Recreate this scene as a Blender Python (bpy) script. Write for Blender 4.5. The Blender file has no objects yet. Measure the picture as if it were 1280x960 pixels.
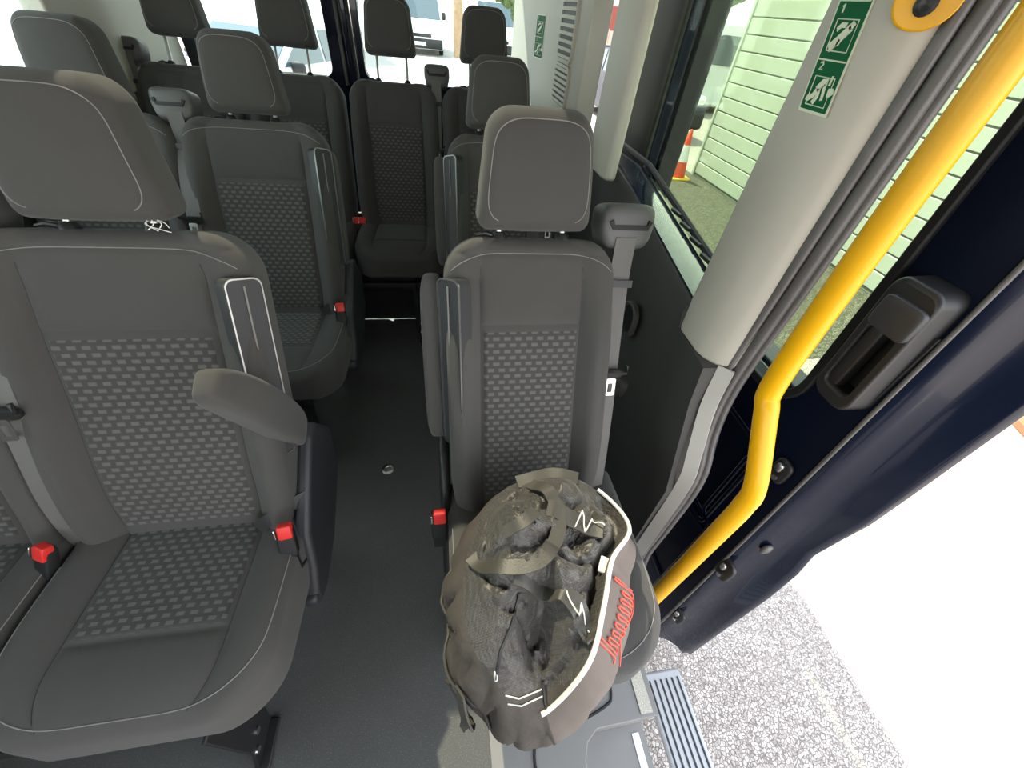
import bpy, bmesh, math, random
from mathutils import Vector, Matrix, noise
from mathutils.bvhtree import BVHTree
C = bpy.context.scene.collection
R = math.radians
random.seed(4)

# ------------------------------------------------------------------ materials
def new_mat(name):
    m = bpy.data.materials.new(name); m.use_nodes = True
    nt = m.node_tree; nt.nodes.clear()
    out = nt.nodes.new('ShaderNodeOutputMaterial')
    return m, nt, out

def principled(name, col, rough=.6, metal=0, spec=.5, bump=None, sheen=0, coat=0, vary=None, speck=None):
    m, nt, out = new_mat(name)
    p = nt.nodes.new('ShaderNodeBsdfPrincipled')
    p.inputs['Base Color'].default_value = (*col, 1)
    p.inputs['Roughness'].default_value = rough
    p.inputs['Metallic'].default_value = metal
    p.inputs['Specular IOR Level'].default_value = spec
    p.inputs['Sheen Weight'].default_value = sheen
    p.inputs['Coat Weight'].default_value = coat
    p.inputs['Coat Roughness'].default_value = .04
    nt.links.new(p.outputs[0], out.inputs[0])
    tc = nt.nodes.new('ShaderNodeTexCoord')
    if vary:            # (scale, amount) soft mottling of the base colour
        n = nt.nodes.new('ShaderNodeTexNoise'); n.inputs['Scale'].default_value = vary[0]; n.inputs['Detail'].default_value = 6
        mx = nt.nodes.new('ShaderNodeMix'); mx.data_type = 'RGBA'
        mx.inputs['A'].default_value = (*[c*(1-vary[1]) for c in col], 1)
        mx.inputs['B'].default_value = (*[min(1, c*(1+vary[1])) for c in col], 1)
        nt.links.new(tc.outputs['Object'], n.inputs['Vector'])
        nt.links.new(n.outputs['Fac'], mx.inputs['Factor'])
        nt.links.new(mx.outputs['Result'], p.inputs['Base Color'])
        last = mx.outputs['Result']
    if speck:           # (scale, threshold, colour)
        n2 = nt.nodes.new('ShaderNodeTexNoise'); n2.inputs['Scale'].default_value = speck[0]; n2.inputs['Detail'].default_value = 2
        gt = nt.nodes.new('ShaderNodeMapRange'); gt.inputs['From Min'].default_value = speck[1]; gt.inputs['From Max'].default_value = speck[1]+.06
        m2 = nt.nodes.new('ShaderNodeMix'); m2.data_type = 'RGBA'
        m2.inputs['A'].default_value = (*col, 1); m2.inputs['B'].default_value = (*speck[2], 1)
        nt.links.new(tc.outputs['Object'], n2.inputs['Vector'])
        nt.links.new(n2.outputs['Fac'], gt.inputs['Value'])
        nt.links.new(gt.outputs[0], m2.inputs['Factor'])
        if vary: nt.links.new(last, m2.inputs['A'])
        nt.links.new(m2.outputs['Result'], p.inputs['Base Color'])
    if bump:            # (scale, strength, distance)
        n3 = nt.nodes.new('ShaderNodeTexNoise'); n3.inputs['Scale'].default_value = bump[0]; n3.inputs['Detail'].default_value = 3
        b = nt.nodes.new('ShaderNodeBump'); b.inputs['Strength'].default_value = bump[1]; b.inputs['Distance'].default_value = bump[2] if len(bump) > 2 else .002
        nt.links.new(tc.outputs['Object'], n3.inputs['Vector'])
        nt.links.new(n3.outputs['Fac'], b.inputs['Height'])
        nt.links.new(b.outputs[0], p.inputs['Normal'])
    return m

def math_node(nt, op, a, b=None):
    n = nt.nodes.new('ShaderNodeMath'); n.operation = op
    for i, v in enumerate((a, b)):
        if v is None: continue
        if isinstance(v, (int, float)): n.inputs[i].default_value = v
        else: nt.links.new(v, n.inputs[i])
    return n.outputs[0]

def dash_fabric(name, base, dash, px, py, fx, fy):
    """fabric woven with staggered little rectangles; needs UVs in metres"""
    m, nt, out = new_mat(name)
    p = nt.nodes.new('ShaderNodeBsdfPrincipled'); p.inputs['Roughness'].default_value = .9
    p.inputs['Sheen Weight'].default_value = .15; p.inputs['Specular IOR Level'].default_value = .25
    nt.links.new(p.outputs[0], out.inputs[0])
    uv = nt.nodes.new('ShaderNodeUVMap'); sp = nt.nodes.new('ShaderNodeSeparateXYZ')
    nt.links.new(uv.outputs[0], sp.inputs[0])
    v = math_node(nt, 'DIVIDE', sp.outputs[1], py)
    row = math_node(nt, 'FLOOR', v)
    off = math_node(nt, 'MULTIPLY', math_node(nt, 'MODULO', math_node(nt, 'ABSOLUTE', row), 2.0), .5)
    u = math_node(nt, 'ADD', math_node(nt, 'DIVIDE', sp.outputs[0], px), off)
    fu = math_node(nt, 'ABSOLUTE', math_node(nt, 'SUBTRACT', math_node(nt, 'FRACT', u), .5))
    fv = math_node(nt, 'ABSOLUTE', math_node(nt, 'SUBTRACT', math_node(nt, 'FRACT', v), .5))
    def edge(x, lim, soft):
        r = nt.nodes.new('ShaderNodeMapRange'); r.inputs['From Min'].default_value = lim-soft; r.inputs['From Max'].default_value = lim+soft
        r.inputs['To Min'].default_value = 1; r.inputs['To Max'].default_value = 0
        nt.links.new(x, r.inputs['Value']); return r.outputs[0]
    mask = math_node(nt, 'MULTIPLY', edge(fu, fx/2, .05), edge(fv, fy/2, .07))
    tc = nt.nodes.new('ShaderNodeTexCoord')
    n = nt.nodes.new('ShaderNodeTexNoise'); n.inputs['Scale'].default_value = 900
    nt.links.new(tc.outputs['Object'], n.inputs['Vector'])
    mx = nt.nodes.new('ShaderNodeMix'); mx.data_type = 'RGBA'
    mx.inputs['A'].default_value = (*base, 1); mx.inputs['B'].default_value = (*dash, 1)
    nt.links.new(mask, mx.inputs['Factor'])
    nt.links.new(mx.outputs['Result'], p.inputs['Base Color'])
    h = math_node(nt, 'ADD', mask, math_node(nt, 'MULTIPLY', n.outputs['Fac'], .5))
    b = nt.nodes.new('ShaderNodeBump'); b.inputs['Strength'].default_value = .5; b.inputs['Distance'].default_value = .0015
    nt.links.new(h, b.inputs['Height']); nt.links.new(b.outputs[0], p.inputs['Normal'])
    return m

def weave(name, col, col2, scale, rough=.8, fold=None):
    """coarse basket-weave cloth of the bag"""
    m, nt, out = new_mat(name)
    p = nt.nodes.new('ShaderNodeBsdfPrincipled'); p.inputs['Roughness'].default_value = rough
    p.inputs['Specular IOR Level'].default_value = .5; p.inputs['Sheen Weight'].default_value = .2
    nt.links.new(p.outputs[0], out.inputs[0])
    tc = nt.nodes.new('ShaderNodeTexCoord')
    ch = nt.nodes.new('ShaderNodeTexChecker'); ch.inputs['Scale'].default_value = scale
    ch.inputs['Color1'].default_value = (*col, 1); ch.inputs['Color2'].default_value = (*col2, 1)
    mp = nt.nodes.new('ShaderNodeMapping'); mp.inputs['Rotation'].default_value = (.3, .2, .6)
    nt.links.new(tc.outputs['Object'], mp.inputs[0]); nt.links.new(mp.outputs[0], ch.inputs[0])
    nt.links.new(ch.outputs['Color'], p.inputs['Base Color'])
    n = nt.nodes.new('ShaderNodeTexNoise'); n.inputs['Scale'].default_value = 26; n.inputs['Detail'].default_value = 5
    n.inputs['Distortion'].default_value = 1.2
    nt.links.new(tc.outputs['Object'], n.inputs['Vector'])
    b = nt.nodes.new('ShaderNodeBump'); b.inputs['Strength'].default_value = .6; b.inputs['Distance'].default_value = .012
    nt.links.new(n.outputs['Fac'], b.inputs['Height'])
    nt.links.new(b.outputs[0], p.inputs['Normal'])
    return m

def glass(name, tint, gloss=.35):
    m, nt, out = new_mat(name)
    t = nt.nodes.new('ShaderNodeBsdfTransparent'); t.inputs[0].default_value = (*tint, 1)
    g = nt.nodes.new('ShaderNodeBsdfGlossy'); g.inputs['Roughness'].default_value = .02
    fr = nt.nodes.new('ShaderNodeFresnel'); fr.inputs['IOR'].default_value = 1.45
    ge = nt.nodes.new('ShaderNodeNewGeometry')
    mx = nt.nodes.new('ShaderNodeMixShader')
    f = math_node(nt, 'MULTIPLY', math_node(nt, 'MINIMUM', fr.outputs[0], .5), gloss)
    nt.links.new(f, mx.inputs[0]); nt.links.new(t.outputs[0], mx.inputs[1]); nt.links.new(g.outputs[0], mx.inputs[2])
    nt.links.new(mx.outputs[0], out.inputs[0])
    return m

def stones(name, c1, c2, gap, scale):
    m, nt, out = new_mat(name)
    p = nt.nodes.new('ShaderNodeBsdfPrincipled'); p.inputs['Roughness'].default_value = .75
    nt.links.new(p.outputs[0], out.inputs[0])
    tc = nt.nodes.new('ShaderNodeTexCoord')
    v = nt.nodes.new('ShaderNodeTexVoronoi'); v.inputs['Scale'].default_value = scale
    v2 = nt.nodes.new('ShaderNodeTexVoronoi'); v2.feature = 'DISTANCE_TO_EDGE'; v2.inputs['Scale'].default_value = scale
    nz = nt.nodes.new('ShaderNodeTexNoise'); nz.inputs['Scale'].default_value = scale*.35; nz.inputs['Detail'].default_value = 4
    add = nt.nodes.new('ShaderNodeVectorMath'); add.operation = 'MULTIPLY_ADD'
    add.inputs[1].default_value = (.03, .03, .03)
    nt.links.new(nz.outputs['Color'], add.inputs[0]); nt.links.new(tc.outputs['Object'], add.inputs[2])
    nt.links.new(tc.outputs['Object'], nz.inputs['Vector'])
    nt.links.new(add.outputs[0], v.inputs['Vector']); nt.links.new(add.outputs[0], v2.inputs['Vector'])
    sep = nt.nodes.new('ShaderNodeSeparateColor'); nt.links.new(v.outputs['Color'], sep.inputs[0])
    a = nt.nodes.new('ShaderNodeMix'); a.data_type = 'RGBA'
    a.inputs['A'].default_value = (*c1, 1); a.inputs['B'].default_value = (*c2, 1)
    nt.links.new(sep.outputs[0], a.inputs['Factor'])
    mr = nt.nodes.new('ShaderNodeMapRange'); mr.inputs['From Min'].default_value = .02; mr.inputs['From Max'].default_value = .13
    nt.links.new(v2.outputs['Distance'], mr.inputs['Value'])
    b = nt.nodes.new('ShaderNodeMix'); b.data_type = 'RGBA'; b.inputs['A'].default_value = (*gap, 1)
    nt.links.new(mr.outputs[0], b.inputs['Factor']); nt.links.new(a.outputs['Result'], b.inputs['B'])
    nt.links.new(b.outputs['Result'], p.inputs['Base Color'])
    bp = nt.nodes.new('ShaderNodeBump'); bp.inputs['Strength'].default_value = .6; bp.inputs['Distance'].default_value = .006
    nt.links.new(mr.outputs[0], bp.inputs['Height']); nt.links.new(bp.outputs[0], p.inputs['Normal'])
    return m

M = {}
M['fabric'] = principled('charcoal seat cloth', (.072, .0695, .0655), .88, spec=.25, sheen=.12, bump=(900, .5, .0012), vary=(6, .12))
M['insert'] = dash_fabric('patterned seat cloth', (.058, .056, .053), (.118, .115, .109), .0252, .0148, .58, .54)
M['stitch'] = principled('grey stitching', (.24, .235, .225), .8)
M['satin'] = principled('satin trim line', (.42, .42, .42), .3, metal=1)
M['dark'] = principled('black plastic', (.016, .016, .017), .42, bump=(700, .12, .0006))
M['grey'] = principled('grey plastic', (.10, .10, .10), .45, bump=(700, .15, .0006))
M['slate'] = principled('slate plastic', (.032, .033, .037), .5, bump=(500, .15, .0006))
M['web'] = principled('grey belt webbing', (.13, .125, .118), .6, bump=(420, .5, .001))
M['chrome'] = principled('bright trim', (.75, .75, .74), .18, metal=1)
M['steel'] = principled('satin steel', (.6, .6, .6), .28, metal=1)
M['red'] = principled('red button', (.75, .03, .025), .4)
M['vinyl'] = principled('speckled black floor vinyl', (.078, .079, .077), .45, spec=.45, bump=(260, .35, .0012), speck=(420, .62, (.19, .19, .18)), vary=(5, .2))
M['steplast'] = principled('pale grey step plastic', (.195, .190, .183), .55, bump=(380, .2, .0008), vary=(9, .06))
M['tread'] = principled('pale tread', (.40, .41, .43), .5)
M['grit'] = principled('grit strip', (.42, .40, .34), .85, bump=(500, .6, .001), speck=(330, .55, (.62, .6, .54)))
M['beige'] = principled('beige trim', (.50, .47, .405), .55, bump=(500, .1, .0006))
M['beige2'] = principled('pale trim edge', (.55, .53, .49), .5)
M['trim'] = principled('charcoal wall trim', (.052, .051, .048), .6, bump=(420, .25, .001), vary=(4, .08))
M['navy'] = principled('navy car paint', (.004, .007, .020), .20, spec=.3, coat=.3)
M['navyin'] = principled('navy inner panel', (.005, .008, .020), .34, spec=.1, coat=0)
M['navysill'] = principled('navy sill paint', (.008, .012, .025), .12, spec=.9, coat=1)
M['yellow'] = principled('yellow powder coat', (.86, .43, .0), .34, spec=.35, coat=.12, bump=(60, .06, .001))
M['rubber'] = principled('door rubber', (.10, .095, .092), .38, bump=(40, .2, .002), vary=(22, .3))
M['black'] = principled('matt black', (.008, .008, .009), .6)
M['ceil'] = principled('headlining', (.22, .21, .19), .9)
M['green'] = principled('sign green', (.004, .115, .042), .6, spec=.15)
M['cream'] = principled('sign cream', (.72, .76, .58), .5)
M['shutter'] = principled('pale shutter paint', (.38, .42, .36), .5, vary=(1.2, .06))
M['shutgap'] = principled('shutter joint', (.10, .12, .09), .8)
M['stones'] = stones('exposed stone ground', (.29, .25, .225), (.56, .51, .47), (.15, .128, .115), 78)
M['moss'] = stones('mossy dark gravel', (.050, .050, .034), (.145, .135, .095), (.025, .025, .016), 34)
M['orange'] = principled('cone red', (.75, .085, .03), .45)
M['white'] = principled('white plastic', (.8, .8, .78), .4)
M['conebase'] = principled('cone base', (.75, .52, .05), .6)
M['vanwhite'] = principled('white vehicle paint', (.78, .79, .80), .25, coat=.6)
M['silver'] = principled('silver vehicle paint', (.55, .58, .58), .3, metal=.2, coat=.6)
M['carglass'] = principled('vehicle glass', (.05, .07, .08), .05, spec=.8)
M['tyre'] = principled('tyre', (.015, .015, .015), .8)
M['lamp'] = principled('headlamp', (.7, .72, .75), .1, metal=.6)
M['wood'] = principled('weathered wood', (.42, .27, .16), .8, vary=(8, .35), bump=(50, .4, .003))
M['batten'] = principled('brown batten', (.16, .075, .03), .8)
M['fence'] = principled('fence boards', (.36, .29, .22), .85, vary=(5, .3))
M['leaf'] = principled('leaves', (.10, .15, .04), .7, vary=(6, .5), bump=(9, 1, .2))
M['roof'] = principled('dark red wall', (.20, .045, .03), .8)
M['render'] = principled('cream render', (.6, .57, .47), .8)
M['g_body'] = glass('body window glass', (.93, .95, .92), .04)
M['g_door'] = glass('door window glass', (.68, .74, .63))
M['g_rear'] = glass('rear window glass', (.86, .94, .92))
M['g_hatch'] = glass('roof hatch glass', (.47, .46, .41))
M['bag'] = weave('black mesh cloth', (.078, .070, .061), (.034, .031, .027), 300, .42)
M['bagside'] = principled('brown-black canvas', (.072, .060, .051), .68, bump=(30, .5, .008), vary=(14, .35))
M['bagpanel'] = principled('taupe canvas panel', (.15, .123, .106), .8, bump=(300, .3, .001), vary=(12, .12))
M['strap'] = principled('bag strap webbing', (.058, .054, .046), .45, bump=(450, .5, .001))
M['piping'] = principled('white piping', (.80, .79, .74), .55)
M['redthread'] = principled('red embroidery', (.80, .10, .06), .6)

# ------------------------------------------------------------------ mesh kit
class MB:
    def __init__(s): s.v = []; s.f = []; s.uv = {}
    def add(s, vs, fs):
        o = len(s.v); s.v += [tuple(v) for v in vs]; s.f += [tuple(i+o for i in f) for f in fs]; return s
    def box(s, c, d, rot=None):
        x, y, z = (k/2 for k in d)
        vs = [Vector((a*x, b*y, e*z)) for a in (-1, 1) for b in (-1, 1) for e in (-1, 1)]
        if rot is not None: vs = [rot @ v for v in vs]
        vs = [v+Vector(c) for v in vs]
        return s.add(vs, [(0, 1, 3, 2), (4, 6, 7, 5), (0, 4, 5, 1), (2, 3, 7, 6), (0, 2, 6, 4), (1, 5, 7, 3)])
    def tube(s, pts, r, seg=8, cap=True, flat=1):
        pts = [Vector(p) for p in pts]; n = len(pts)
        if not hasattr(r, '__len__'): r = [r]*n
        t0 = (pts[1]-pts[0]).normalized()
        up = Vector((0, 0, 1)) if abs(t0.z) < .9 else Vector((1, 0, 0))
        a = t0.cross(up).normalized(); vs = []
        for i, p in enumerate(pts):
            t = (pts[min(i+1, n-1)]-pts[max(i-1, 0)]).normalized()
            a = (a-t*a.dot(t)).normalized(); b = t.cross(a)
            for k in range(seg):
                an = 2*math.pi*k/seg
                vs.append(p+a*math.cos(an)*r[i]+b*math.sin(an)*r[i]*flat)
        fs = [(i*seg+k, i*seg+(k+1) % seg, (i+1)*seg+(k+1) % seg, (i+1)*seg+k) for i in range(n-1) for k in range(seg)]
        if cap: fs += [tuple(range(seg))[::-1], tuple((n-1)*seg+k for k in range(seg))]
        return s.add(vs, fs)
    def ribbon(s, pts, wdir, w, th):
        """flat band along pts; wdir one vector or one per point"""
        pts = [Vector(p) for p in pts]; n = len(pts)
        wd = [Vector(x) for x in wdir] if hasattr(wdir[0], '__len__') else [Vector(wdir)]*n
        vs = []
        for i, p in enumerate(pts):
            t = (pts[min(i+1, n-1)]-pts[max(i-1, 0)]).normalized()
            a = wd[i]; a = (a-t*a.dot(t)).normalized(); b = t.cross(a)
            vs += [p+a*w/2+b*th/2, p-a*w/2+b*th/2, p-a*w/2-b*th/2, p+a*w/2-b*th/2]
        fs = [(i*4+k, i*4+(k+1) % 4, i*4+4+(k+1) % 4, i*4+4+k) for i in range(n-1) for k in range(4)]
        fs += [(3, 2, 1, 0), tuple((n-1)*4+k for k in range(4))]
        return s.add(vs, fs)
    def prism(s, poly, h0, h1, axis='z'):
        """poly of 2-D points extruded along an axis; z: (x,y)  x: (y,z)  y: (x,z)"""
        f = {'z': lambda a, b, h: (a, b, h), 'x': lambda a, b, h: (h, a, b), 'y': lambda a, b, h: (a, h, b)}[axis]
        n = len(poly)
        vs = [f(a, b, h0) for a, b in poly]+[f(a, b, h1) for a, b in poly]
        return s.add(vs, [tuple(range(n))[::-1], tuple(range(n, 2*n))]+[(i, (i+1) % n, n+(i+1) % n, n+i) for i in range(n)])
    def ringprism(s, outer, inner, h0, h1, axis='x'):
        f = {'z': lambda a, b, h: (a, b, h), 'x': lambda a, b, h: (h, a, b), 'y': lambda a, b, h: (a, h, b)}[axis]
        n = len(outer); vs = []
        for h in (h0, h1):
            vs += [f(a, b, h) for a, b in outer]+[f(a, b, h) for a, b in inner]
        fs = []
        for i in range(n):
            j = (i+1) % n
            fs += [(i, j, n+j, n+i), (2*n+j, 2*n+i, 3*n+i, 3*n+j), (j, i, 2*n+i, 2*n+j), (n+i, n+j, 3*n+j, 3*n+i)]
        return s.add(vs, fs)
    def lathe(s, prof, c, seg=24, axis='z'):
        f = {'z': lambda x, y, h: (c[0]+x, c[1]+y, c[2]+h), 'x': lambda x, y, h: (c[0]+h, c[1]+x, c[2]+y), 'y': lambda x, y, h: (c[0]+x, c[1]+h, c[2]+y)}[axis]
        vs = [f(r*math.cos(2*math.pi*k/seg), r*math.sin(2*math.pi*k/seg), h) for r, h in prof for k in range(seg)]
        n = len(prof)
        fs = [(i*seg+k, i*seg+(k+1) % seg, (i+1)*seg+(k+1) % seg, (i+1)*seg+k) for i in range(n-1) for k in range(seg)]
        fs += [tuple(range(seg))[::-1], tuple((n-1)*seg+k for k in range(seg))]
        return s.add(vs, fs)
    def grid(s, P, uv=None):
        nv, nu = len(P), len(P[0]); o = len(s.v)
        s.add([p for row in P for p in row], [(i*nu+j, i*nu+j+1, (i+1)*nu+j+1, (i+1)*nu+j) for i in range(nv-1) for j in range(nu-1)])
        if uv:
            for i in range(nv):
                for j in range(nu): s.uv[o+i*nu+j] = uv[i][j]
        return s

ROOTS = {}
def origin(o):
    p = Vector((0, 0, 0))
    while o is not None: p = p+o.location; o = o.parent
    return p
def obj(name, mb, mat, parent=None, smooth=40, bevel=0, seg=2, sub=0, base=None):
    me = bpy.data.meshes.new(name)
    off = origin(parent) if parent else Vector((0, 0, 0))
    o = bpy.data.objects.new(name, me)
    if base is not None and parent is None: o.location = base; off = Vector(base)
    me.from_pydata([Vector(v)-off for v in mb.v], [], mb.f); me.update()
    bm = bmesh.new(); bm.from_mesh(me); bmesh.ops.recalc_face_normals(bm, faces=bm.faces[:]); bm.to_mesh(me); bm.free()
    if mb.uv:
        uvl = me.uv_layers.new(name='UVMap')
        for l in me.loops: uvl.data[l.index].uv = mb.uv.get(l.vertex_index, (0, 0))
    mats = mat if isinstance(mat, (list, tuple)) else [mat]
    for m_ in mats: me.materials.append(M[m_])
    if smooth:
        for p in me.polygons: p.use_smooth = True
        me.set_sharp_from_angle(angle=R(smooth))
    C.objects.link(o); o.parent = parent
    if bevel:
        b = o.modifiers.new('bevel', 'BEVEL'); b.width = bevel; b.segments = seg; b.limit_method = 'ANGLE'; b.angle_limit = R(35)
        b.harden_normals = False
        for p in me.polygons: p.use_smooth = True
    if sub:
        b = o.modifiers.new('sub', 'SUBSURF'); b.levels = sub; b.render_levels = sub
    return o
def tag(o, label=None, cat=None, group=None, kind=None):
    if label: o['label'] = label
    if cat: o['category'] = cat
    if group: o['group'] = group
    if kind: o['kind'] = kind
    return o
def thing(name, loc, label, cat, group=None, kind=None):
    o = bpy.data.objects.new(name, None); C.objects.link(o); o.location = loc
    return tag(o, label, cat, group, kind)
def struct(name, mb, mat, **k):
    return tag(obj(name, mb, mat, **k), kind='structure')
def copy_tree(o, parent=None):
    c = o.copy(); C.objects.link(c); c.parent = parent
    for ch in list(o.children): copy_tree(ch, c)
    return c
def sm(a, b, x):
    t = min(1, max(0, (x-a)/(b-a))); return t*t*(3-2*t)
def catmull(pts, k=6):
    P = [Vector(p) for p in pts]; P = [P[0]*2-P[1]]+P+[P[-1]*2-P[-2]]; out = []
    for i in range(1, len(P)-2):
        for j in range(k):
            t = j/k; a, b, c, d = P[i-1:i+3]
            out.append(.5*((2*b)+(c-a)*t+(2*a-5*b+4*c-d)*t*t+(3*b-a-3*c+d)*t**3))
    return out+[P[-2]]
def rrect(a0, b0, a1, b1, r, k=6):
    rs = r if hasattr(r, '__len__') else (r,)*4
    out = []
    for (cx, cy, st), q in zip([(a1, b1, 0), (a0, b1, 90), (a0, b0, 180), (a1, b0, 270)], rs):
        x = cx-q if cx == a1 else cx+q; y = cy-q if cy == b1 else cy+q
        for i in range(k+1):
            an = R(st+90*i/k); out.append((x+q*math.cos(an), y+q*math.sin(an)))
    return out
def superbox(c, d, p=5, n=20, rot=None, fn=None):
    """rounded block with soft edges (superellipsoid)"""
    mb = MB(); c = Vector(c); rows = []
    f = lambda w: math.copysign(abs(w)**(2/p), w)
    vs = []; seg = n*2
    for i in range(n+1):
        th = -math.pi/2+math.pi*i/n
        for k in range(seg):
            ph = 2*math.pi*k/seg
            v = Vector((f(math.cos(th))*f(math.cos(ph))*d[0]/2, f(math.cos(th))*f(math.sin(ph))*d[1]/2, f(math.sin(th))*d[2]/2))
            if fn: v = fn(v)
            if rot is not None: v = rot @ v
            vs.append(v+c)
    fs = [(i*seg+k, i*seg+(k+1) % seg, (i+1)*seg+(k+1) % seg, (i+1)*seg+k) for i in range(n) for k in range(seg)]
    mb.add(vs, fs); return mb

# ------------------------------------------------------------------ seats
class Pad:
    """an upholstered pad: outline half-width hw(s) for s in 0..S, front relief nf(u,s), thickness T"""
    def __init__(p, S, hw, nf, T, re, frame, bot=False, reb=None, nu=44, nv=44, extra_u=(), extra_s=()):
        p.S, p.hw, p.nf, p.T, p.re, p.frame, p.bot = S, hw, nf, T, re, frame, bot
        p.reb = re*.7 if reb is None else reb
        us = [math.sin(math.pi*(i/nu-.5)) for i in range(nu+1)]
        p.us = sorted(set(us+[e*k for e in extra_u for k in (1, -1)]))
        ss = [S*(.5-.5*math.cos(math.pi*i/nv)) for i in range(nv+1)]
        p.ss = sorted(set(ss+list(extra_s)))
    def d(p, u, s):
        w = p.hw(s); e = min(w*(1-abs(u)), p.S-s)
        return min(e, s) if p.bot else e
    def rnd(p, d, re): return 0 if d >= re else -re*(1-math.sqrt(max(0, 1-(1-d/re)**2)))
    def n(p, u, s): return p.nf(u, s)+p.rnd(p.d(u, s), p.re)
    def pt(p, u, s, o=0.): return p.frame(u*p.hw(s), s, p.n(u, s)+o)
    def mesh(p):
        mb = MB(); nu, nv = len(p.us), len(p.ss)
        F = [[p.frame(u*p.hw(s), s, p.n(u, s)) for u in p.us] for s in p.ss]
        B = [[p.frame(u*p.hw(s), s, -p.T-p.rnd(p.d(u, s), p.reb)) for u in p.us] for s in p.ss]
        mb.grid(F); mb.grid(B); o = nu*nv
        loop = [j for j in range(nu)]+[i*nu+nu-1 for i in range(1, nv)]+[(nv-1)*nu+j for j in range(nu-2, -1, -1)]+[i*nu for i in range(nv-2, 0, -1)]
        mb.f += [(loop[k], loop[(k+1) % len(loop)], o+loop[(k+1) % len(loop)], o+loop[k]) for k in range(len(loop))]
        return mb
    def patch(p, u0, u1, s0, s1, o=.0015, nu=30, nv=40):
        P = []; UV = []
        for i in range(nv+1):
            s = s0+(s1-s0)*i/nv; a = []; b = []
            for j in range(nu+1):
                u = u0+(u1-u0)*j/nu; edge = i in (0, nv) or j in (0, nu)
                a.append(p.pt(u, s, -.004 if edge else o)); b.append((u*p.hw(.25)+1, s+1))
            P.append(a); UV.append(b)
        return MB().grid(P, UV)
    def line(p, us, r=.0016, o=.0006):
        return [p.pt(u, s, o) for u, s in us]

TH = R(22.5)
def back_frame(cx, dy=0, dz=0):
    o = Vector((cx, .505+dy, .42+dz)); e = Vector((0, math.sin(TH), math.cos(TH))); n = Vector((0, -math.cos(TH), math.sin(TH)))
    return lambda x, s, k: o+Vector((x, 0, 0))+e*s+n*k

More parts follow.
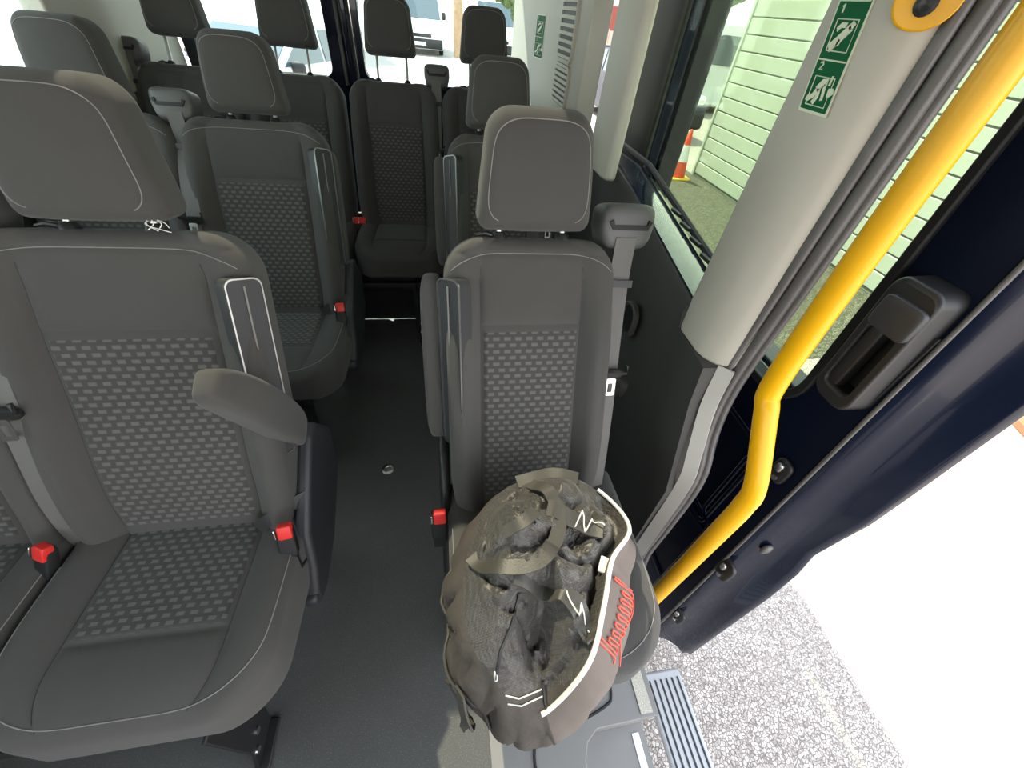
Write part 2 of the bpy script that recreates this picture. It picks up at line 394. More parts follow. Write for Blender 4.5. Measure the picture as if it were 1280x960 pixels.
def seat(root, cx, W, pu, aisle, dz=0, head=0., arm=None, cush=(.235, .235), cs=.430, detail=True, guide=None, recess=True, armx=0.):
    """one place: backrest, cushion, headrest; aisle = +1/-1 side of the armrest, 0 none"""
    S = .700; r = .085
    def hw(s):
        w = W*(.94+.06*sm(0, .15, s))
        if s > S-r: w -= r*(1-math.sqrt(max(0, 1-((s-(S-r))/r)**2)))
        return w
    si = .517
    def nf(u, s):
        a = abs(u); b = .034*sm(pu-.01, pu+.20, a)*(1-.65*sm(.42, .64, s))
        g = -.006*math.exp(-((a-pu)/.022)**2)*(1-sm(.60, .66, s))
        h = -.005*math.exp(-((s-si)/.007)**2)*(1-sm(pu-.04, pu, a))
        top = -.004*math.exp(-((s-(S-.032))/.005)**2)
        return b+g+h+top+.012*math.exp(-((s-.2)/.14)**2)-.010*sm(.45, .67, s)
    P = Pad(S, hw, nf, .105, .034, back_frame(cx, 0, dz), extra_u=(pu, pu-.02, pu+.02, pu+.05), extra_s=(si, si-.006, si+.006, si-.012, si+.012, S-.032, S-.027, S-.037))
    b = obj('backrest', P.mesh(), 'fabric', root, smooth=60)
    obj('fabric_insert', P.patch(-pu+.01, pu-.01, .06, si-.006), 'insert', b, smooth=0 or 60)
    if detail:
        ln = [(-.965, .40)]+[(-.965+.03*t, .40+.18*t) for t in (.3, .6, 1)]
        top = []
        for k in range(41):
            t = -1+2*k/40; top.append((t*.93, S-.030-.035*abs(t)**6))
        obj('seam', MB().tube(P.line(top), .0010, 5), 'stitch', b)
        for sx in (-1, 1):
            q = [(sx*pu, .06+(S-.035-.06)*k/26) for k in range(27)]
            obj('seam', MB().tube([P.pt(u, s, -.001) for u, s in q], .0016, 5), 'black', b)
    f = back_frame(cx, 0, dz)
    # posts and collars
    for sx in (-1, 1):
        c = f(sx*.07, S-.006, -.048); t = f(sx*.07, S+.012, -.048)
        obj('post_collar', MB().tube([c, (c+t)/2, t], [.017, .0165, .012], 14), 'dark', b)
    k0 = f(.07, S+.004, -.048)
    obj('release_tab', MB().tube([k0+Vector((-.155, 0, 0)), k0+Vector((-.172, -.003, .006)), k0+Vector((-.190, -.004, .002))], [.005, .005, .003], 8), 'dark', b)
    # headrest
    HS = .215
    def hhw(s):
        w = .122-.024*s/HS; rt, rb = .045, .028
        if s > HS-rt: w -= rt*(1-math.sqrt(max(0, 1-((s-(HS-rt))/rt)**2)))
        if s < rb: w -= rb*(1-math.sqrt(max(0, 1-((rb-s)/rb)**2)))
        return w
    th = R(10)
    ho = f(0, S+.022+head, -.055)
    he = Vector((0, math.sin(th), math.cos(th))); hn = Vector((0, -math.cos(th), math.sin(th)))
    hf = lambda x, s, k: ho+Vector((x, 0, 0))+he*s+hn*k
    H = Pad(HS, hhw, lambda u, s: .062+.010*(1-u*u)-.010*((s-.1)/.1)**2, .045, .030, hf, bot=True, reb=.03, nu=30, nv=28)
    h = obj('headrest', H.mesh(), 'fabric', root, smooth=70)
    q = [(-.90, .012)]+[(-.90, .03+.13*k/8) for k in range(9)]
    loop = []
    for k in range(61):
        an = math.pi*(1.32-1.64*k/60); c_, s_ = math.cos(an), math.sin(an)
        loop.append((.88*math.copysign(abs(c_)**.45, c_), HS*.5+(HS*.5-.018)*math.copysign(abs(s_)**.45, s_)))
    obj('seam', MB().tube(H.line(loop), .0010, 5), 'stitch', h)
    for sx in (-1, 1):
        a = f(sx*.07, S-.01, -.048); t = hf(sx*.07, .06, -.0)
        obj('headrest_post', MB().tube([a, t], .0065, 10), 'steel', h)
    # cushion: s runs forward from the back, n upward
    CS = cs; rc = .115; tilt = R(4); wl, wr = cush
    co = Vector((cx, .575, .452+dz)); ce = Vector((0, -math.cos(tilt), math.sin(tilt))); cn = Vector((0, math.sin(tilt), math.cos(tilt)))
    Wc = (wl+wr)/2; cxo = (wr-wl)/2
    def chw(s):
        w = Wc
        if s > CS-rc: w -= rc*(1-math.sqrt(max(0, 1-((s-(CS-rc))/rc)**2)))
        return w
    pc = .60; sf = .285; sr = .042
    def cnf(u, s):
        a = abs(u); b = .022*sm(pc-.02, pc+.25, a)*(1-.8*sm(.22, .42, s))
        g = -.005*math.exp(-((a-pc)/.022)**2)*(1-sm(.37, .42, s))
        h = -.004*(math.exp(-((s-sf)/.006)**2)+math.exp(-((s-sr)/.006)**2))*(1-sm(pc-.04, pc, a))
        return b+g+h+.006*(1-u*u)-.03*sm(.3, .46, s)**2
    cf = lambda x, s, k: co+Vector((x+cxo, 0, 0))+ce*s+cn*k
    K = Pad(CS, chw, cnf, .135, .030, cf, reb=.02, extra_u=(pc, pc-.02, pc+.02), extra_s=(sf, sf-.006, sf+.006, sr, sr+.006, sr-.006))
    c = obj('cushion', K.mesh(), 'fabric', root, smooth=60)
    obj('fabric_insert', K.patch(-pc+.01, pc-.01, sr+.004, sf-.004), 'insert', c, smooth=60)
    if detail:
        rim = []
        for k in range(61):
            an = math.pi*k/60; c_, s_ = math.cos(an), math.sin(an)
            rim.append((.955*math.copysign(abs(c_)**.35, c_), .13+(CS-.020-.13)*abs(s_)**.42))
        obj('seam', MB().tube(K.line(rim), .0011, 5), 'stitch', c)
        for sx in (-1, 1):
            obj('seam', MB().tube([K.pt(sx*pc, .02+.39*k/26, -.001) for k in range(27)], .0016, 5), 'black', c)
    # armrest and its recess on the aisle flank of the backrest
    if aisle:
        xo = cx+aisle*(W+.006)
        if recess:
            fr = lambda a, s, k: f(aisle*(W+.001)+aisle*k, s, a)
            t0 = obj('armrest_recess', MB().prism([(0, 0), (0, 0.0001), (0.0001, 0)], 0, .0001), 'slate', b) if False else None
            # oblique pad set into the front corner of the bolster
            n1 = Vector((aisle*.76, -.60, .25)).normalized(); e = Vector((0, math.sin(TH), math.cos(TH)))
            side = e.cross(n1).normalized()
            cc = f(aisle*(W-.011), .425, .010)
            def loc(a, s, k): return cc+side*a+e*s+n1*k
            out = rrect(-.034, -.195, .034, .195, .016); inn = rrect(-.0312, -.1922, .0312, .1922, .0145)
            mb = MB(); mb.prism([(a, s) for a, s in out], 0, 1)
            mb.v = [tuple(loc(a, s, -.03+.033*k)) for a, s, k in mb.v]
            rc_ = obj('armrest_recess', mb, 'slate', root, smooth=30)
            mb = MB(); mb.ringprism(out, inn, 0, 1, 'z'); mb.v = [tuple(loc(a, s, .001+.005*k)) for a, s, k in mb.v]
            obj('bright_trim', mb, 'satin', rc_, smooth=30)
            obj('rib', MB().tube([loc(0, -.18, .005), loc(0, .18, .005)], .002, 6), 'stitch', rc_)
        if arm is not None:
            piv = Vector((cx+aisle*(W+armx), .66, .63+dz))
            a = R(arm); dr = Vector((0, -math.cos(a), math.sin(a))); up = Vector((0, math.sin(a), math.cos(a)))
            L = .40; ctr = piv+dr*(L/2-.03)
            rot = Matrix((Vector((1, 0, 0)), dr, up)).transposed()
            def bend(v):
                t = v.y/(L/2)
                v = Vector((v.x, v.y, v.z*(1-.22*sm(-.2, 1, t))-.030*sm(.0, 1, -t)*0+.012*(1-t*t)))
                return v
            ar = obj('armrest', superbox(ctr, (.056, L, .094), 4.5, 20, rot, bend), 'fabric', root, smooth=80)
            mb = superbox(piv+Vector((0, 0, 0)), (.03, .06, .06), 3, 10)
            obj('armrest_hinge', mb, 'dark', ar, smooth=80)
            z = ctr-dr*(L/2-.012)
    return P, K, f, b, c

def belt_guide(root, c, yaw=0, s=1.):
    """shoulder belt outlet on the seat: hooded housing with a slot"""
    c = Vector(c); rot = Matrix.Rotation(yaw, 3, 'Z') @ Matrix.Rotation(R(-18), 3, 'X')
    h = obj('belt_guide', superbox(c, (.112*s, .085*s, .085*s), 5, 16, rot, lambda v: Vector((v.x*(1-.18*sm(0, .05, -v.z)), v.y, v.z))), 'grey', root, smooth=70)
    f = lambda x, y, z: c+rot @ Vector((x*s, y*s, z*s))
    obj('slot', MB().ribbon([f(-.04, -.0425, .012), f(-.034, -.0435, .0), f(.034, -.0435, .0), f(.04, -.0425, .012)], tuple(rot @ Vector((0, 0, 1))), .010, .006), 'black', h)
    return h
def belt(root, pts, w=.047, wd=(1, 0, 0)):
    return obj('belt_webbing', MB().ribbon(catmull(pts, 6), wd, w, .0018), 'web', root, smooth=40)
def tongue(root, c, dn=(0, -.35, -.94)):
    c = Vector(c); d = Vector(dn).normalized(); n = Vector((0, d.z, -d.y))
    n = -n if n.y > 0 else n
    t = obj('belt_tongue', superbox(c, (.062, .020, .024), 4, 10), 'dark', root, smooth=70)
    o1 = rrect(-.013, 0, .013, .045, .004, 3); i1 = rrect(-.006, .012, .006, .036, .002, 3)
    mb = MB(); mb.ringprism(o1, i1, -.0015, .0015, 'z')
    mb.v = [tuple(c+Vector((x, 0, 0))+d*(y+.008)+n*(z+.008)) for x, y, z in mb.v]
    obj('latch_plate', mb, 'chrome', t, smooth=30)
    obj('loop', MB().ribbon([c+Vector((-.034, -.004, .03)), c+Vector((-.036, -.01, .012)), c+Vector((.036, -.01, .012)), c+Vector((.034, -.004, .03))], (0, 0, 1), .008, .006), 'dark', t)
    return t
def buckle(root, c, yaw=0, pitch=-35):
    c = Vector(c); rot = Matrix.Rotation(R(yaw), 3, 'Z') @ Matrix.Rotation(R(pitch), 3, 'X')
    b = obj('belt_buckle', superbox(c, (.038, .024, .080), 6, 12, rot), 'black', root, smooth=60)
    o = c+rot @ Vector((0, 0, .040))
    obj('release_button', superbox(c+rot @ Vector((.003, -.006, .030)), (.030, .021, .034), 7, 12, rot), 'red', b, smooth=60)
    obj('slot_plate', superbox(c+rot @ Vector((-.016, -.0165, .030)), (.004, .003, .024), 4, 8, rot), 'chrome', b, smooth=60)
    obj('strap_stalk', MB().ribbon([c+rot @ Vector((0, 0, -.04)), c+rot @ Vector((0, .01, -.08)), c+Vector((0, .05, -.14))], (1, 0, 0), .03, .008), 'black', b)
    return b

def side_cover(root, x, aisle):
    """moulded flank cover with the reclining lever"""
    poly = [(.71, .60), (.78, .50), (.74, .36), (.56, .27), (.43, .255), (.375, .275), (.385, .325), (.43, .375), (.47, .47), (.60, .57), (.66, .61)]
    s = obj('side_cover', MB().prism(poly, x, x+aisle*.035, 'x'), 'slate', root, bevel=.012, seg=3)
    obj('recline_lever', superbox((x+aisle*.014, .405, .302), (.040, .075, .045), 4, 12), 'slate', s, smooth=70)
    return s
def legs(root, xs, dz=0, z=.325):
    for x in xs:
        mb = MB()
        mb.prism([(.10, 0), (.20, 0), (.215, .05), (.24, z), (.13, z), (.125, .06)], x-.004, x+.004, 'x')
        mb.box((x+.010, .15, .005), (.034, .10, .010)); mb.box((x-.010, .178, .17), (.022, .012, .30))
        l = obj('leg', mb, 'black', root, bevel=.003)
        for y in (.135, .168): obj('bolt', MB().lathe([(.0, 0), (.009, 0), (.009, .006), (0, .006)], (x+.004, y, .055+(y-.135)), 10, 'x'), 'steel', l)
        mb = MB(); mb.prism([(.62, 0), (.70, 0), (.72, z+.02), (.60, z+.02)], x-.012, x+.012, 'x')
        obj('leg', mb, 'black', root, bevel=.004)
    for y in (.18, .60):
        obj('cross_rail', MB().box(((xs[0]+xs[-1])/2, y, z-.012), (abs(xs[-1]-xs[0])+.06, .035, .03)), 'black', root, bevel=.004)

def seat_belt_set(root, cx, W, side, dz=0, fw=0., ix=0.):
    x = cx+side*(W+.004-ix)
    g = belt_guide(root, (x+side*.012, .838, 1.072+dz), s=1.12)
    belt(root, [(x+side*.006, .785, 1.068+dz), (x+side*.006, .764, .985+dz), (x, .70-fw, .86+dz), (x, .635-fw, .72+dz), (x-side*.002, .575-fw, .585+dz), (x-side*.004, .53-fw*.6, .47+dz), (x, .52, .40+dz)])
    t = tongue(root, (x, .652-fw, .785+dz))
    obj('keeper', MB().ribbon([(x-.03, .753, .975+dz), (x+.034, .750, .975+dz)], (0, .4, .9), .016, .006), 'dark', g)

# --- near single seat
def make_single():
    r = thing('single_seat', (.2, .4, 0), '', 'seat')
    P, K, f, b, c = seat(r, .192, .192, .60, -1, arm=112, armx=.027, cush=(.205, .262), cs=.460)
    seat_belt_set(r, .192, .196, 1)
    buckle(r, (-.035, .462, .475), 0, -20)
    # slab pedestal under the cushion
    mb = MB(); mb.box((.20, .40, .154), (.34, .30, .30)); obj('pedestal', mb, 'dark', r, bevel=.02)
    obj('side_cover', MB().prism([(.70, .56), (.75, .44), (.66, .20), (.40, .17), (.40, .27), (.46, .36), (.50, .47), (.62, .56)], -.030, -.004, 'x'), 'dark', r, bevel=.01)
    return r
S1 = make_single()
tag(S1, 'single grey cloth seat by the sliding door with a black duffel bag lying on it', group='single seats along the door side')
S2 = copy_tree(S1); S2.location = (.232, 1.29, 0)
S2['label'] = 'single grey seat partly hidden behind the seat that carries the duffel bag'

def make_double():
    r = thing('double_seat', (-.84, .4, 0), '', 'seat')
    seat(r, -.600, .232, .645, 1, arm=62, cush=(.235, .245))
    seat(r, -1.075, .232, .645, 0, cush=(.235, .235))
    seat_belt_set(r, -.600, .228, -1, fw=.045, ix=.012)
    buckle(r, (-.372, .445, .500), 8, -28)
    buckle(r, (-.845, .455, .490), -25, -30)
    side_cover(r, -.372, 1)
    # short strap end lying between cushion and cover
    obj('lap_strap', MB().ribbon(catmull([(-.345, .545, .52), (-.38, .525, .515), (-.42, .505, .500), (-.455, .495, .478)], 5), (0, .5, .8), .030, .002), 'dark', r)
    legs(r, (-1.15, -.50))
    return r
D1 = make_double()
tag(D1, 'nearest double seat in grey cloth, its aisle armrest half raised', group='double seats on the window side')
D2 = copy_tree(D1); D2.location = (-.862, 1.29, 0)
D2['label'] = 'double grey seat in the second row behind the nearest double seat'
for ch in list(D2.children):              # the second row carries its armrest folded up into the backrest
    if ch.name.startswith('armrest') and not ch.name.startswith('armrest_recess'):
        bpy.data.objects.remove(ch.children[0]) if ch.children else None
        bpy.data.objects.remove(ch)
def folded_arm(root, x, y0, z0):
    a = R(112); dr = Vector((0, -math.cos(a), math.sin(a))); up = Vector((0, math.sin(a), math.cos(a)))
    rot = Matrix((Vector((1, 0, 0)), dr, up)).transposed()
    obj('armrest', superbox(Vector((x, y0, z0))+dr*.17, (.05, .40, .078), 4.5, 20, rot), 'fabric', root, smooth=80)
folded_arm(D2, -.395, 1.55, .63)

# loose white thread on the nearest shoulder
mb = MB()
for k in range(5):
    a = k*.9
    p0 = Vector((-.512, .800, 1.071))
    mb.tube(catmull([p0, p0+Vector((.008*math.cos(a), -.007, .007+.003*math.sin(a))), p0+Vector((.014*math.cos(a)+.006, -.012-.002*k, .003)), p0+Vector((.018*math.cos(a*1.7)+.008, -.017, -.003-.002*k))], 4), .0009, 4)
tag(obj('loose_thread', mb, 'piping', base=(-.512, .80, 1.071)), 'wisp of white thread on the shoulder of the nearest double seat', 'thread')

# --- rear bench, four places
rb = thing('rear_bench_seat', (-.43, 2.1, .0), 'dark four place bench seat across the back with tall raised headrests', 'seat')
n0 = len(rb.children)
BX = (-1.115, -.662, -.207, .243)
tmp = thing('rear_bench_build', (0, 0, 0), None, None)
for i, x in enumerate(BX):
    seat(rb, x, .214, .62, 0, dz=.035, head=.085, cush=(.218, .218), detail=False)
for x, s in ((-1.115, -1), (-.222, 1)):
    seat_belt_set(rb, x, .214, s, dz=.045)
for x in (-.46, -.43): buckle(rb, (x+.02, .475, .50), 0, -25)
legs(rb, (-1.2, -.62, -.14, .30), 0, .34)
obj('light_block_panel', MB().box((-.43, .67, .25), (1.72, .02, .50)), 'dark', rb, bevel=.004)  # added dark sheet, blocks sunlight leaking under the bench
bpy.data.objects.remove(tmp)
for ch in rb.children:                    # built at the first row, moved back to its own
    ch.location = ch.location+Vector((0, 1.68, 0))
fab = rb

# ------------------------------------------------------------------ van shell
XR, XL, YR, YF, ZC = .565, -1.36, 3.0, -2.0, 1.82
struct('floor', MB().prism([(XL, YF), (.072, YF), (.072, .30), (.62, .30), (.62, YR), (XL, YR)], -.03, 0), 'vinyl', smooth=0)
# step plateau beside the door, with the well cut out of it
st = thing('door_step', (.3, 0, -.2), 'pale grey moulded door step with ribbed tread under the duffel bag', 'step')
mb = MB(); mb.prism([(.072, -.9), (.32, -.9), (.32, .0), (.335, .035), (.37, .058), (.556, .062), (.556, .34), (.072, .34)], -.19, .002)
obj('step_plateau', mb, 'steplast', st, bevel=.002, seg=2)
obj('step_well', MB().box((.44, -.42, -.20), (.25, .97, .02)), 'steplast', st)
obj('well_marker', MB().box((.535, -.05, -.1885), (.022, .18, .003)), 'white', st)
obj('grit_strip', MB().box((.521, .165, .0045), (.036, .19, .003)), 'grit', st)
seamp = MB()
seamp.tube(catmull([(.02+.18, -.10, .0045), (.185, .0, .0045), (.190, .045, .0045), (.205, .060, .0045), (.25, .068, .0045), (.35, .085, .0045), (.415, .105, .0045), (.430, .12, .0045), (.436, .16, .0045), (.44, .30, .0045)], 5), .0035, 6)
obj('panel_joint', seamp, 'black', st)
tr = MB(); tr.box((.692, -.33, -.215), (.135, 1.03, .022))
tread = obj('tread', tr, 'tread', st, bevel=.008)
for k in range(6):
    x = .640+k*.0205
    obj('rib', MB().box((x, -.34, -.2035), (.0045, 1.0, .006)), 'black', tread)
tag(obj('floor_fitting', MB().lathe([(0, 0), (.023, 0), (.024, .003), (.019, .006), (.012, .0055), (.011, .003), (0, .003)], (-.256, .955, 0), 24), 'steel', base=(-.256, .955, 0)), 'round silver floor cap set into the black aisle floor', 'floor fitting')

# right side trim below the windows: profile swept along Y
bx = lambda y: .575+.098*(min(y, 1.5)-.705)
bz = lambda y: .954+.096*(min(y, 1.5)-.705)
def panel_right():
    mb = MB(); P = []
    prof = lambda y: [(.62, -.03), (.572, .0), (.566, .25), (.560, .52), (bx(y)-.008, bz(y)-.16), (bx(y)-.016, bz(y)-.035), (bx(y)-.006, bz(y)-.004), (bx(y)+.04, bz(y)-.004)]
    ys = [.555, .58, .60, .62, .70, .715, .8, .95, 1.1, 1.3, 1.6, 2.0, 2.5, 3.0]
    for y in ys:
        row = []
        for x, z in prof(y):
            yy = y
            if y < .71: x, z = min(x, .60), min(z, .886)
            if y < .6: yy = y-.085*(1-sm(.55, .84, z))
            row.append((x, yy, z))
        P.append(row)
    P.insert(0, [(max(x, .612), b+.004, c) for x, b, c in P[0]])
    return mb.grid(P)
wr = struct('wall_right', panel_right(), 'trim', smooth=50)
# armrest bulge with a cup recess beside the near single seat
tb = thing('cup_holder', (.56, .90, .55), 'charcoal moulded cup holder on the side wall behind the belt', 'cup holder')
obj('ledge', superbox((.572, .98, .55), (.09, .34, .10), 4, 16), 'trim', tb, smooth=70)
obj('cup_rim', MB().ringprism(rrect(.895, .69, .985, .80, .04), rrect(.905, .70, .975, .79, .034),   .553, .572, 'x'), 'trim', tb, bevel=.004)
obj('cup_recess', MB().prism(rrect(.902, .697, .978, .793, .036), .562, .57, 'x'), 'black', tb)

# painted window sill of the body with its black clips
mb = MB(); P = []
for y in (.725, .9, 1.1, 1.3, 1.5, 1.7, 1.95):
    x, z = bx(y), bz(y); P.append([(x-.004, y, z-.03), (x-.001, y, z+.002), (x+.02, y, z+.003), (x+.085, y, z-.004), (x+.104, y, z-.012), (x+.112, y, z-.06)])
mb.grid(P); si_ = struct('sill', mb, 'navysill', smooth=60)
obj('sill_gasket', MB().tube([(bx(y)+.112, y, bz(y)+.002) for y in (.73, .9, 1.1, 1.3, 1.5, 1.9)], .010, 8), 'black', si_)
for k in range(5):
    obj('clip', MB().box((bx(.80+k*.085)+.098, .80+k*.085, bz(.80+k*.085)+.001), (.012, .055, .010)), 'dark', si_, bevel=.002)
# beige pillar trims
mb = MB(); mb.prism([(.575, .725), (.556, .69), (.554, .61), (.560, .585), (.578, .562), (.612, .548), (.66, .56), (.66, .725)], .885, ZC)
struct('trim_1', mb, 'beige', bevel=.006, seg=2)
mb = MB(); mb.prism([(.59, 1.66), (.572, 1.63), (.570, 1.47), (.580, 1.43), (.615, 1.42), (.615, 1.66)], .99, ZC)
struct('trim_2', mb, 'beige', bevel=.012, seg=3)
mb = MB(); mb.prism([(.585, 1.93), (.572, 1.98), (.568, 2.32), (.560, 2.40), (.46, 2.95), (.45, 3.0), (.66, 3.0), (.66, 1.93)], .965, ZC)
struct('trim_3', mb, 'beige', bevel=.006, seg=2)
mb = MB(); mb.box((.62, 1.3, 1.70), (.10, 3.5, .26)); struct('trim_4', mb, 'beige')       # header over the windows
# pale jamb strip beneath the near pillar
mb = MB()
pts = catmull([(.592, .545, .89), (.592, .530, .78), (.592, .490, .66), (.592, .463, .56), (.592, .455, .30), (.592, .45, .02)], 6)
mb.ribbon(pts, (.6, -.8, 0), .034, .006)
struct('trim_5', mb, 'beige2')
# vents on the rear pillar
for zc, n, hgt, lab in ((1.37, 9, .24, 'upper slatted air vent on the beige rear pillar beside the safety sign'), (1.165, 7, .155, 'lower slatted air vent on the beige rear pillar')):
    v = thing('air_vent', (.566, 2.18, zc), lab, 'vent', 'vents on the rear pillar')
    obj('vent_frame', MB().ringprism(rrect(2.06, zc-hgt/2, 2.31, zc+hgt/2, .03), rrect(2.07, zc-hgt/2+.01, 2.30, zc+hgt/2-.01, .025), .559, .572), 'beige', v)
    obj('vent_backing', MB().prism(rrect(2.065, zc-hgt/2+.005, 2.305, zc+hgt/2-.005, .028), .566, .571, 'x'), 'trim', v)
    for k in range(n):
        z = zc-hgt/2+.018+k*(hgt-.036)/(n-1)
        obj('slat', MB().box((.563, 2.185, z), (.010, .225, .012)), 'beige', v)

# ceiling with an escape hatch
hx0, hx1, hy0, hy1 = -.76, .05, .60, 1.34
mb = MB()
for (x0, x1, y0, y1) in ((XL-.05, hx0, YF, YR+.1), (hx1, .70, YF, YR+.1), (hx0, hx1, YF, hy0), (hx0, hx1, hy1, YR+.1)):
    mb.box(((x0+x1)/2, (y0+y1)/2, ZC+.04), (x1-x0, y1-y0, .08))
struct('ceiling', mb, 'ceil', smooth=0)
struct('window_5', MB().box(((hx0+hx1)/2, (hy0+hy1)/2, ZC+.05), (hx1-hx0, hy1-hy0, .006)), 'g_hatch', smooth=0)
# left side
mb = MB()
mb.box((XL-.03, .5, .49), (.06, 5.0, .98))
wl = struct('wall_left', mb, 'trim')
mb = MB(); mb.box((XL-.03, .5, 1.71), (.06, 5.0, .22)); struct('trim_6', mb, 'beige')
for i, (y0, y1) in enumerate(((-2.0, -1.85), (-.95, -.75), (.45, .62), (2.12, 3.0))):
    mb = MB(); mb.box((XL-.02, (y0+y1)/2, 1.30), (.08, y1-y0, .64)); struct('trim_%d' % (7+i), mb, 'beige', bevel=.01)
mb = MB(); mb.box((XL-.03, 1.37, 1.30), (.006, 1.5, .64)); struct('window_2', mb, 'g_rear', smooth=0)
mb = MB(); mb.box((XL-.03, -.15, 1.30), (.006, 1.2, .64)); struct('window_3', mb, 'g_rear', smooth=0)
# front of the cabin: bulkhead under the windscreen
mb = MB(); mb.box(((XL+XR)/2, YF, .35), (XR-XL+.1, .06, .76)); struct('wall_front', mb, 'trim')
mb = MB(); mb.box((.60, -1.45, .40), (.06, 1.1, .86)); struct('wall_cab', mb, 'trim')
mb = MB(); mb.box((.60, -.87, 1.3), (.07, .14, 1.0)); struct('trim_11', mb, 'beige')
# rear bulkhead and doors
mb = MB(); mb.box(((XL+XR)/2, YR+.03, .49), (XR-XL, .06, .98)); struct('wall_back', mb, 'navy')
def rear_door(name, x0, x1):
    ob = MB().ringprism(rrect(x0, .98, x1, ZC, .03), rrect(x0+.065, 1.02, x1-.03 if x1 > 0 else x1-.11, ZC-.08, .05), YR, YR+.07, 'y')
    d = struct(name, ob, 'navy', bevel=.006)
    s = -1 if x1 > 0 else 1
    xe = x0+.02 if x1 > 0 else x1-.035
    obj('edge_seal', MB().tube([(xe, YR-.012, .99), (xe, YR-.012, ZC)], .010, 8), 'rubber', d)
    return d
d1 = rear_door('door_1', -.465, .53)
d2 = rear_door('door_2', -1.33, -.475)
for nm, xc in (('trim_12', -.47),):
    mb = MB(); mb.box((xc, YR-.02, 1.4), (.035, .03, .9)); struct(nm, mb, 'navy', bevel=.01)
    obj('bright_edge', MB().box((xc+.033, YR-.02, 1.4), (.004, .006, .9)), 'chrome', bpy.data.objects[nm])
struct('window_4', MB().box((.03, YR+.05, 1.40), (.86, .006, .72)), 'g_rear', smooth=0)
struct('window_6', MB().box((-.93, YR+.05, 1.40), (.74, .006, .72)), 'g_rear', smooth=0)
# glass of the body side behind the door pillar
struct('window_1', MB().prism([(.69, .735), (.694, .735), (.785, 1.5), (.785, 1.9), (.780, 1.9), (.780, 1.5)], .96, 1.66), 'g_body', smooth=0)

# rubber seal round the doorway
sl = thing('door_seal', (.62, .5, .0), 'ribbed grey rubber seal running down the doorway edge beside the pillar', 'door seal')
base = [(.622, .545, 1.80), (.622, .545, 1.45), (.622, .549, 1.10), (.622, .552, .84), (.622, .528, .70), (.622, .488, .60), (.622, .474, .50), (.622, .470, .30), (.622, .468, .12), (.622, .44, .04), (.622, .36, .01)]
for dx, dy, r, m_ in ((-.014, .006, .011, 'rubber'), (.004, -.006, .012, 'rubber'), (.022, -.010, .010, 'rubber')):
    obj('seal_rib', MB().tube(catmull([(x+dx, y+dy, z) for x, y, z in base], 5), r, 8), m_, sl, smooth=60)
# body jamb behind the seal
mb = MB(); P = []
for z in (-.20, .0, .25, .5, .62, .75, .9, 1.3, 1.8):
    y = .47+.085*sm(.5, .82, z)
    P.append([(.635, y+.004, z), (.665, y-.002, z), (.685, y+.02, z), (.69, y+.16, z)])
mb.grid(P); struct('trim_13', mb, 'navy', smooth=60)

# yellow grab rail
gr = thing('grab_rail', (.60, .33, 0), 'bright yellow cranked grab rail standing in the doorway', 'grab rail')
pts = catmull([(.60, .322, .0), (.60, .322, .12), (.60, .324, .60), (.60, .326, .70), (.60, .338, .765), (.60, .415, .89), (.60, .440, .945), (.60, .452, 1.16), (.60, .456, 1.40), (.60, .462, 1.52), (.595, .50, 1.585), (.575, .56, 1.60)], 7)
obj('rail_tube', MB().tube(pts, .0212, 20), 'yellow', gr, smooth=70)
mb = MB(); mb.prism(rrect(-.033, 1.428, .033, 1.66, (.02, .02, .03, .03)), 0, .006)
pd = Vector((.74, -.67, 0)).normalized(); pn = Vector((-pd.y*-1, -pd.x, 0)).normalized(); pn = Vector((-.67, -.74, 0)).normalized()
pc_ = Vector((.574, .566, 0)) + pn*.004
mb.v = [tuple(pc_+pd*x+pn*k+Vector((0, 0, y))) for x, y, k in mb.v]
pl = obj('mounting_plate', mb, 'yellow', gr, bevel=.002)
mb = MB().lathe([(0, -.004), (.0115, -.004), (.0115, .009), (.007, .011), (0, .009)], (0, 0, 0), 16)
mb.v = [tuple(pc_+pd*x+pn*k+Vector((0, 0, 1.452+y))) for x, y, k in mb.v]
obj('bolt', mb, 'dark', pl)
obj('foot_flange', MB().lathe([(0, 0), (.034, 0), (.034, .008), (.020, .010), (0, .010)], (.60, .322, .004), 20), 'yellow', gr)

